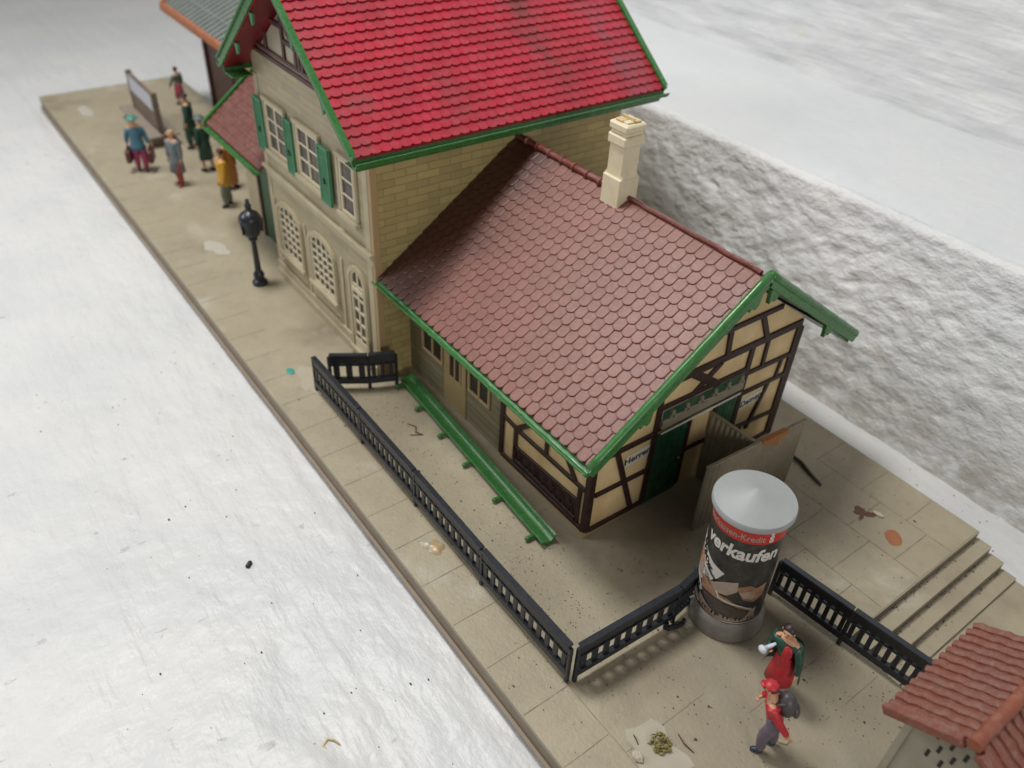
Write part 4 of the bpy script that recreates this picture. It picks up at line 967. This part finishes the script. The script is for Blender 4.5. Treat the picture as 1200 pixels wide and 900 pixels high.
def person(label,loc,h,face,hair=None,top=None,legs=None,skirt=None,coat=None,hat=None,lean=(0,0),armL=None,armR=None,stride=.05,shoes='p_shoe',hairlen=.0,group=None,bend=0):
    """local frame: +x forward, z up, unit height; face = world heading in degrees"""
    P=thing('person',label,'person',(loc[0],loc[1],0.0),group); P.rotation_euler=(0,0,R(face)); P.scale=(h,h,h)
    lx,ly=lean
    def L(p): # lean grows above the hips
        x,y,z=p; t=max(0,z-.48); return (x+lx*t,y+ly*t,z-abs(bend)*t*.12)
    armL=armL or [(.0,.135,.64),(.03,.14,.50),(.04,.14,.455)]; armR=armR or [(.0,-.135,.64),(.03,-.14,.50),(.04,-.14,.455)]
    J=[(0,0,.50),(0,0,.60),(0,0,.72),(0,0,.81),(.0,0,.855),(.012,0,.895),(.016,0,.935),(.006,0,.972)]
    rd=[.075,.068,.082,.055,.028,.044,.058,.040]; E=[(i,i+1) for i in range(7)]
    J+=[(0,.055,.47),(stride,.06,.26),(stride*.9-.02,.06,.05),(stride*.9+.05,.065,.022)]; rd+=[.056,.038,.022,.022]; E+=[(0,8),(8,9),(9,10),(10,11)]
    J+=[(0,-.055,.47),(-stride*.6,-.06,.26),(-stride*1.3,-.06,.05),(-stride*1.3+.065,-.065,.022)]; rd+=[.056,.038,.022,.022]; E+=[(0,12),(12,13),(13,14),(14,15)]
    J+=[(0,.105,.785)]+armL; rd+=[.036,.026,.019,.017]; E+=[(3,16),(16,17),(17,18),(18,19)]
    J+=[(0,-.105,.785)]+armR; rd+=[.036,.026,.019,.017]; E+=[(3,20),(20,21),(21,22),(22,23)]
    hipi=set(range(8,16))
    J=[p if i in hipi else L(p) for i,p in enumerate(J)]
    def extra(mb):
        hx,hy,hz=J[6]
        mb.ball((hx+.062,hy,hz-.004),(.012,.009,.014),8,4,0)            # nose
        for s in (1,-1):
            mb.ball((hx,hy+s*.057,hz-.002),(.012,.007,.018),8,4,0)      # ears
            mb.ball((hx+.052,hy+s*.022,hz+.008),(.006,.007,.005),6,4,1) # eyes
        mb.ball((hx+.055,hy,hz-.028),(.005,.015,.004),6,4,2)            # mouth
        for arm in (16,20):
            w=Vector(J[arm+2]);e=Vector(J[arm+3]); d=(e-w).normalized(); sd_=d.cross(Vector((1,0,0)));
            if sd_.length<.1: sd_=Vector((0,1,0))
            sd_.normalize(); up=sd_.cross(d)
            for k,(o_,ln) in enumerate(((-.013,.036),(-.0045,.042),(.0045,.040),(.013,.030))):
                b=e+sd_*0+up*o_; mb.tube([b,b+d*ln*.5+sd_*.003,b+d*ln+sd_*.010],[.006,.0055,.004],6,0)
            b=w+d*.012+up*.015; mb.tube([b,b+d*.014+up*.010,b+d*.03+up*.012],[.006,.0055,.004],6,0)
    body=skinned('body',J,E,rd,['skin','eye','pred'],P,2,extra)
    def g(r,k): return tuple(x*k for x in r) if isinstance(r,tuple) else r*k
    if legs:
        idx=[0,1,8,9,10,12,13,14]; mp={a:b for b,a in enumerate(idx)}
        pts=[J[i] for i in idx]; pts[0]=(J[0][0],J[0][1],.50); 
        skinned('trousers',pts,[(0,1),(0,2),(2,3),(3,4),(0,5),(5,6),(6,7)],[.092,.076,.074,.062,.046,.074,.062,.046],legs,P)
    if top:
        idx=[1,2,3,16,17,18,20,21,22,0]; pts=[J[i] for i in idx]
        skinned('jacket',pts,[(0,1),(1,2),(2,3),(3,4),(4,5),(2,6),(6,7),(7,8),(0,9)],[.084,.096,.074,.056,.042,.032,.056,.042,.032,.088],top,P)
    def loft(name,rings,m):
        mb=MB(); n=18; vs=[];f=[]
        for (x,y,z,a,b) in rings:
            q=L((x,y,z)) if z>.48 else (x,y,z)
            for i in range(n):
                t=2*PI*i/n; k=1+.05*math.sin(5*t)*max(0,(.6-z)*2); vs.append((q[0]+a*k*math.cos(t),q[1]+b*k*math.sin(t),q[2]))
        for j in range(len(rings)-1):
            for i in range(n): f.append((j*n+i,j*n+(i+1)%n,(j+1)*n+(i+1)%n,(j+1)*n+i))
        f.append(tuple(range(n))); f.append(tuple(i+(len(rings)-1)*n for i in range(n)))
        mb.add(vs,f); return mb.build(name,m,P,'all')
    if skirt: loft('skirt',[(0,0,.62,.07,.08),(0,0,.50,.088,.105),(.0,0,.38,.10,.12),(.0,0,skirt[1],.115,.135)],skirt[0])
    if coat: loft('coat',[(0,0,.825,.035,.05),(0,0,.79,.075,.105),(0,0,.70,.09,.115),(0,0,.60,.083,.10),(0,0,.48,.10,.118),(0,0,coat[1],.12,.14)],coat[0])
    for s in ((11,10),(15,14)):
        t_,a_=Vector(J[s[0]]),Vector(J[s[1]]); mb=MB(); mb.tube([a_+Vector((-.02,0,-.02)),a_+Vector((.01,0,-.015)),t_+Vector((-.01,0,.004)),t_+Vector((.02,0,0))],[.026,.032,.028,.016],10); mb.build('shoe',shoes,P,'all')
    hx,hy,hz=J[6]
    if hair:
        mb=MB(); mb.ball((hx-.020,hy,hz+.012),(.058,.063,.055),14,8); 
        if hairlen: mb.ball((hx-.035,hy,hz-.03),(.04,.056,.05+hairlen),12,6)
        mb.build('hair',hair,P,'all')
    if hat:
        mb=MB()
        if hat[1]=='cap': mb.ball((hx-.004,hy,hz+.036),(.068,.068,.036),14,6); mb.ball((hx+.06,hy,hz+.026),(.034,.042,.009),10,4)
        else: mb.lathe([(.10,0),(.098,.012),(.062,.018),(.056,.05),(.03,.062),(.001,.064)],(hx-.004,hy,hz+.018),16,cap=False)
        mb.build('hat',hat[0],P,'all')
    return P,J
def world_of(P,p): 
    a=P.rotation_euler[2]; s=P.scale[0]; x,y,z=p; return (P.location.x+s*(x*math.cos(a)-y*math.sin(a)),P.location.y+s*(x*math.sin(a)+y*math.cos(a)),s*z)
# woman in red dress near the column
P1,J1=person('woman in red dress and open dark green coat standing below the column',(5.60,3.62),1.66,-80,hair='p_hair',hairlen=.02,skirt=('p_red',.22),top='p_dkgreen',stride=.03,lean=(.05,-.14),
   armL=[(.03,.15,.66),(.07,.16,.50),(.08,.16,.455)],armR=[(.04,-.15,.67),(.11,-.12,.69),(.14,-.10,.71)])
# open coat panels
mb=MB()
for s in (1,-1):
    vs=[];f=[]
    n=10
    for j in range(7):
        t=j/6; z=.79-t*.47; rx=.085+.06*t; ry=.105+.085*t
        for i in range(n):
            a=R(78+ (180-78)*i/(n-1)) ; vs.append((rx*math.cos(a),s*ry*math.sin(a),z)); 
    for j in range(6):
        for i in range(n-1): f.append((j*n+i,j*n+i+1,(j+1)*n+i+1,(j+1)*n+i))
    mb.add(vs,f)
mb.build('coat','p_dkgreen',P1,'all')
mb=MB(); mb.ball((.075,0,.70),(.03,.055,.10),12,6); mb.ball((.07,0,.58),(.035,.06,.10),12,6); mb.build('bodice','p_red',P1,'all')
w=world_of(P1,J1[23]); mb=MB(); mb.ball((-.05,-.05,-.05),(.075,.055,.075),12,8,jit=.06); mb.tube([(-.03,-.03,0),(.02,.03,.07),(.05,.08,.12)],[.035,.03,.02],8)
o=mb.build('bundle','p_white',None,'all'); o.location=(w[0]-.02,w[1]-.03,w[2]+.02); tag(o,'small white and pale blue bundle held by the woman in red','bundle')
# hiker with backpack
P2,J2=person('hiker in red jacket, red cap and mauve trousers seen from behind',(6.15,2.73),1.60,215,top='p_red',legs='p_mauve',hair='p_hair',hat=('p_red','cap'),lean=(.30,-.02),stride=.06,shoes='p_navy',
   armR=[(.05,-.15,.66),(.12,-.13,.60),(.15,-.10,.60)],armL=[(-.06,.14,.64),(-.12,.15,.52),(-.14,.15,.47)])
w=world_of(P2,J2[2]); mb=MB(); mb.ball((.02,0,.05),(.15,.155,.235),16,10); mb.ball((-.11,0,-.05),(.06,.11,.13),12,8)
for s in (1,-1): mb.tube([(.02,s*.10,.20),(.14,s*.12,.17),(.20,s*.12,.02),(.12,s*.13,-.14)],.022,6)
o=mb.build('backpack','p_greypack',None,'all'); a=R(215); o.location=(w[0]-.20*math.cos(a),w[1]-.20*math.sin(a),w[2]+.03); o.rotation_euler=(0,R(12),a); tag(o,'rounded dark grey backpack carried by the hiker in red','backpack')
# far group
P3,J3=person('traveller in blue coat and magenta trousers with green hat carrying brown bags',(-19.15,1.30),1.88,-10,top='p_blue',coat=('p_blue',.42),legs='p_magenta',hat=('p_teal','brim'),shoes='p_bag',
   armL=[(.0,.15,.64),(.04,.17,.50),(.05,.175,.46)],armR=[(-.02,-.15,.64),(-.05,-.16,.52),(-.05,-.165,.47)])
for k,(idx,lab) in enumerate(((19,'large dark brown bag in the hand of the blue coated traveller, nearer the house'),(23,'brown bag at the platform edge side of the blue coated traveller'))):
    w=world_of(P3,J3[idx]); mb=MB(); mb.box(-.26,.26,-.09,.09,-.52,-.10,c=.04); mb.tube([(-.10,0,-.10),(-.08,0,.0),(.08,0,.0),(.10,0,-.10)],.02,6)
    o=mb.build('bag','p_bag'); o.location=w; o.rotation_euler=(0,0,R(-25)); tag(o,lab,'bag')
person('person in long grey coat with bare light brown head and reddish legs',(-17.50,1.98),1.85,-60,coat=('p_coat',.26),top='p_coat',legs='p_legred',hair='p_tan',shoes='p_legred')
person('official in dark green uniform with black cap between bench and house',(-20.2,3.38),1.92,-120,top='p_dkgreen',coat=('p_dkgreen',.36),legs='p_dkgreen',hat=('p_hair','cap'))
person('woman in dark green coat and pale green hat beside the official',(-18.12,3.13),1.88,-150,top='p_dkgreen',coat=('p_dkgreen',.24),hat=('p_greygreen','brim'),hair='p_gray')
person('black haired figure in bright yellow vest and sage trousers near the annex',(-15.32,2.71),1.86,-100,top='p_yellow',legs='p_sage',hair='p_hair',coat=('p_yellow',.40),shoes='p_shoe')
person('figure in long rusty orange coat behind the yellow vest',(-16.45,3.30),1.75,30,top='p_orange',coat=('p_orange',.12),hair='p_orange',legs='p_orange')
person('far figure in grey green jacket and pink skirt beyond the notice board',(-24.6,4.45),1.45,-160,top='p_greygreen',skirt=('p_pink',.2),hair='p_hair',armL=[(.0,.17,.66),(.05,.22,.52),(.06,.24,.48)])
# ------------------------------------------------------------------ debris
def blob(name,label,cat,loc,r,m,z=.004,n=20,jit=.15,flat=.02,hole=0,kind=None):
    mb=MB(); vs=[(0,0,flat)];f=[]; rings=(.45,.8,1.0)
    for k,q in enumerate(rings):
        for i in range(n):
            a=2*PI*i/n; rr=q*(1+jit*noise.noise(Vector((math.cos(a)*1.5+loc[0],math.sin(a)*1.5+loc[1],0)))*2)
            vs.append((r[0]*rr*math.cos(a),r[1]*rr*math.sin(a),flat*(1-q**3)))
    for i in range(n): f.append((0,1+i,1+(i+1)%n))
    for k in range(2):
        for i in range(n): a=1+k*n+i;b=1+k*n+(i+1)%n; f.append((a,a+n,b+n,b))
    mb.add(vs,f); o=mb.build(name,m,None,'all'); o.location=(loc[0],loc[1],z); o.rotation_euler=(0,0,loc[2] if len(loc)>2 else 0); return tag(o,label,cat)
M['g_orange']=mat('orange_paint_spot',(.33,.115,.04),.65,var=(.22,.075,.03),vscale=6,dust=.35,dcol=(.34,.24,.15),dscale=12,bump=.008,bscale=20)
M['g_white']=mat('pale_glue',(.47,.45,.38),.22,var=(.40,.36,.28),vscale=5)
M['g_teal']=mat('teal_spot',(.04,.30,.24),.4)
M['g_clear']=mat('clear_glue_film',(.42,.385,.30),.14,var=(.36,.32,.24),vscale=3,dust=.2)
M['g_yellow']=mat('yellowed_glue',(.38,.25,.10),.35,var=(.5,.48,.44),vscale=6)
M['leaf']=mat('dry_moss',(.16,.13,.03),.6,var=(.30,.26,.08),vscale=20,vamt=.9)
M['twig']=mat('dry_twig',(.10,.04,.025),.6)
M['husk']=mat('pale_husk',(.58,.52,.42),.5,var=(.3,.2,.13),vscale=12)
M['char']=mat('dark_bit',(.02,.018,.02),.5)
blob('paint_spot','oval orange brown paint spot on the paving near the steps','spot',(4.82,8.24,R(-53)),(.22,.16),'g_orange',jit=.06,flat=.006)
blob('glue_patch','thin pale glue patch on the platform left of the lamp','glue patch',(-12.95,1.42,.3),(.45,.28),'g_white',jit=.3,flat=.005)
blob('glue_patch','grey glue film at the end of the long picket fence','glue patch',(-5.95,.95,-.2),(.62,.28),'g_clear',jit=.35,flat=.008)
blob('paint_spot','tiny teal paint spot beside the glue film','spot',(-6.42,.72,0),(.13,.09),'g_teal',z=.012,jit=.2,flat=.01)
blob('glue_patch','pale oval glue spot near the far end of the platform','glue patch',(-25.6,1.12,0),(.6,.22),'g_white',flat=.01)
blob('glue_lump','yellowed brown and white glue lump beside the long picket fence','glue lump',(.02,.70,.5),(.26,.17),'g_yellow',jit=.5,flat=.05)
blob('glue_lump','small white glue lump next to the yellowed one','glue lump',(-.12,.60,.5),(.14,.09),'g_white',jit=.5,flat=.06)
blob('glue_film','glossy dried glue film under the dry moss clump','glue film',(5.32,1.30,.2),(.55,.40),'g_clear',jit=.35,flat=.008)
blob('red_stain','dull red stain with crumbs on the rear paving','stain',(4.10,8.30,0),(.13,.17),'twig',jit=.7,flat=.01)
mb=MB()
for i in range(90):
    a=random.random()*2*PI; rr=.17*math.sqrt(random.random()); p=Vector((rr*math.cos(a),rr*math.sin(a),random.uniform(.01,.13)*(1-rr/.25)+.01)); d=Vector((random.gauss(0,1),random.gauss(0,1),random.gauss(0,.6))).normalized()
    mb.tube([p-d*.045,p,p+d*.04],[.004,random.uniform(.010,.024),.003],5)
o=mb.build('moss_clump','leaf',None,'all'); o.location=(5.20,1.45,0); o.rotation_euler=(0,0,.6); tag(o,'olive brown dry moss clump on the platform at the bottom','moss')
mb=MB(); mb.ball((0,0,.05),(.10,.075,.06),9,6,jit=.18); o=mb.build('pebble','husk'); o.location=(5.16,1.02,0); tag(o,'small white and rust pebble beside the moss clump','pebble')
def twig(label,pts,r,m='twig',name='twig',cat='twig'):
    mb=MB(); p0=Vector(pts[0]); n=len(pts); mb.tube([Vector(p)-p0 for p in pts],[r*(.5+.5*math.sin(PI*(i+.5)/n)) for i in range(n)],6); o=mb.build(name,m,None,'all'); o.location=p0; return tag(o,label,cat)
twig('dark brown sliver lying on the rear paving behind the column',[(2.15,8.42,.05),(2.45,8.40,.05),(2.75,8.30,.03),(3.1,8.22,.02)],.045,'shed_dark','sliver','sliver')
twig('short reddish twig at the bottom edge of the platform',[(5.20,.62,.02),(5.30,.66,.03),(5.36,.72,.02),(5.46,.72,.02)],.014)
twig('thin dark hair of dirt above the moss clump',[(4.86,1.22,.01),(4.93,1.20,.03),(5.02,1.17,.01)],.012)
twig('fine twig right of the moss clump',[(5.25,1.80,.01),(5.42,1.75,.04),(5.60,1.78,.01)],.011)
twig('fine curled hair near the hiker',[(6.75,3.0,.01),(6.85,3.12,.02),(6.98,3.18,.02),(7.1,3.15,.01)],.007)
twig('yellowish loose thread by the hiker\'s hand',[(6.15,3.0,.02),(6.22,2.98,.05),(6.32,3.06,.05),(6.32,3.18,.02)],.010,'amber','thread','thread')
twig('reddish brown thread of dirt near the green gutter strip',[(-3.3,2.05,.01),(-3.1,2.15,.02),(-2.95,2.05,.02),(-2.8,2.15,.01),(-2.95,1.9,.01)],.014)
mb=MB(); mb.ball((0,0,.02),(.13,.05,.03),10,6); o=mb.build('husk','husk',None,'all'); o.location=(4.28,8.52,0); o.rotation_euler=(0,0,.2); tag(o,'pale seed husk on the rear paving beside the red stain','husk')
fz=FZ+.01
mb=MB(); mb.lathe([(.035,-.07),(.045,-.05),(.045,.05),(.035,.07)],(0,0,0),10); o=mb.build('pellet','char',None,'all'); o.location=(-1.97,-2.21,fz+.045); o.rotation_euler=(R(90),0,R(40)); tag(o,'small black pellet on the white floor','pellet')
twig('yellow curl of peel on the white floor near the bottom',[(2.16,-2.43,fz+.02),(2.05,-2.47,fz+.05),(1.97,-2.55,fz+.05),(2.03,-2.66,fz+.04),(2.13,-2.62,fz+.02)],.018,'amber','peel','peel')
# crumbs nobody could count: on floor and platform
mb=MB(); rn=random.Random(3)
def crumb(x,y,z,s):
    mb.ball((x,y,z+s*.4),(s*rn.uniform(.6,1.6),s*rn.uniform(.5,1),s*.6),5,3,jit=.3)
for i in range(80):
    x=rn.uniform(-10,6); y=-.3-abs(rn.gauss(0,3.2)); crumb(x,y,floor_z(x,y),rn.uniform(.006,.02)*(1.6 if rn.random()<.1 else 1))
for i in range(60):
    x=rn.uniform(-8,6.5); y=rn.uniform(10.0,11.1); crumb(x,y,floor_z(x,y),rn.uniform(.008,.02))
def blocked(x,y): return (x<XG+.1 and y>Y1-.1) or (abs(x-AX)<.8 and abs(y-AY)<.8)
for i in range(1700):
    c=rn.choice(((1.2,1.9,.9,.5),(2.6,2.0,.9,.8),(5.5,2.6,1.4,1.4),(3.5,7.6,1.6,1.5),(-1.5,1.9,1.6,.35),(-4.2,1.7,.7,.5),(6.0,4.7,1.2,.5),(3.2,4.5,.7,1.3)))
    x=rn.gauss(c[0],c[2]);y=rn.gauss(c[1],c[3])
    if blocked(x,y) or y<.05 or (x>XS and y>YC) or y>9.7 or x>9: continue
    crumb(x,y,.0,rn.uniform(.004,.013)*(2.0 if rn.random()<.07 else 1))
for k in range(3):
    for i in range(80):
        x=XS+.32*k+abs(rn.gauss(0,.05))+.02; y=rn.uniform(5.6,9.7); crumb(x,y,-.153*(k+1),rn.uniform(.005,.016))
M['crumb']=mat('brown_crumb',(.055,.038,.025),.7,var=(.12,.08,.05),vscale=6)
o=mb.build('crumbs','crumb'); tag(o,'dark crumbs of dirt scattered over platform and floor','dirt',kind='stuff')
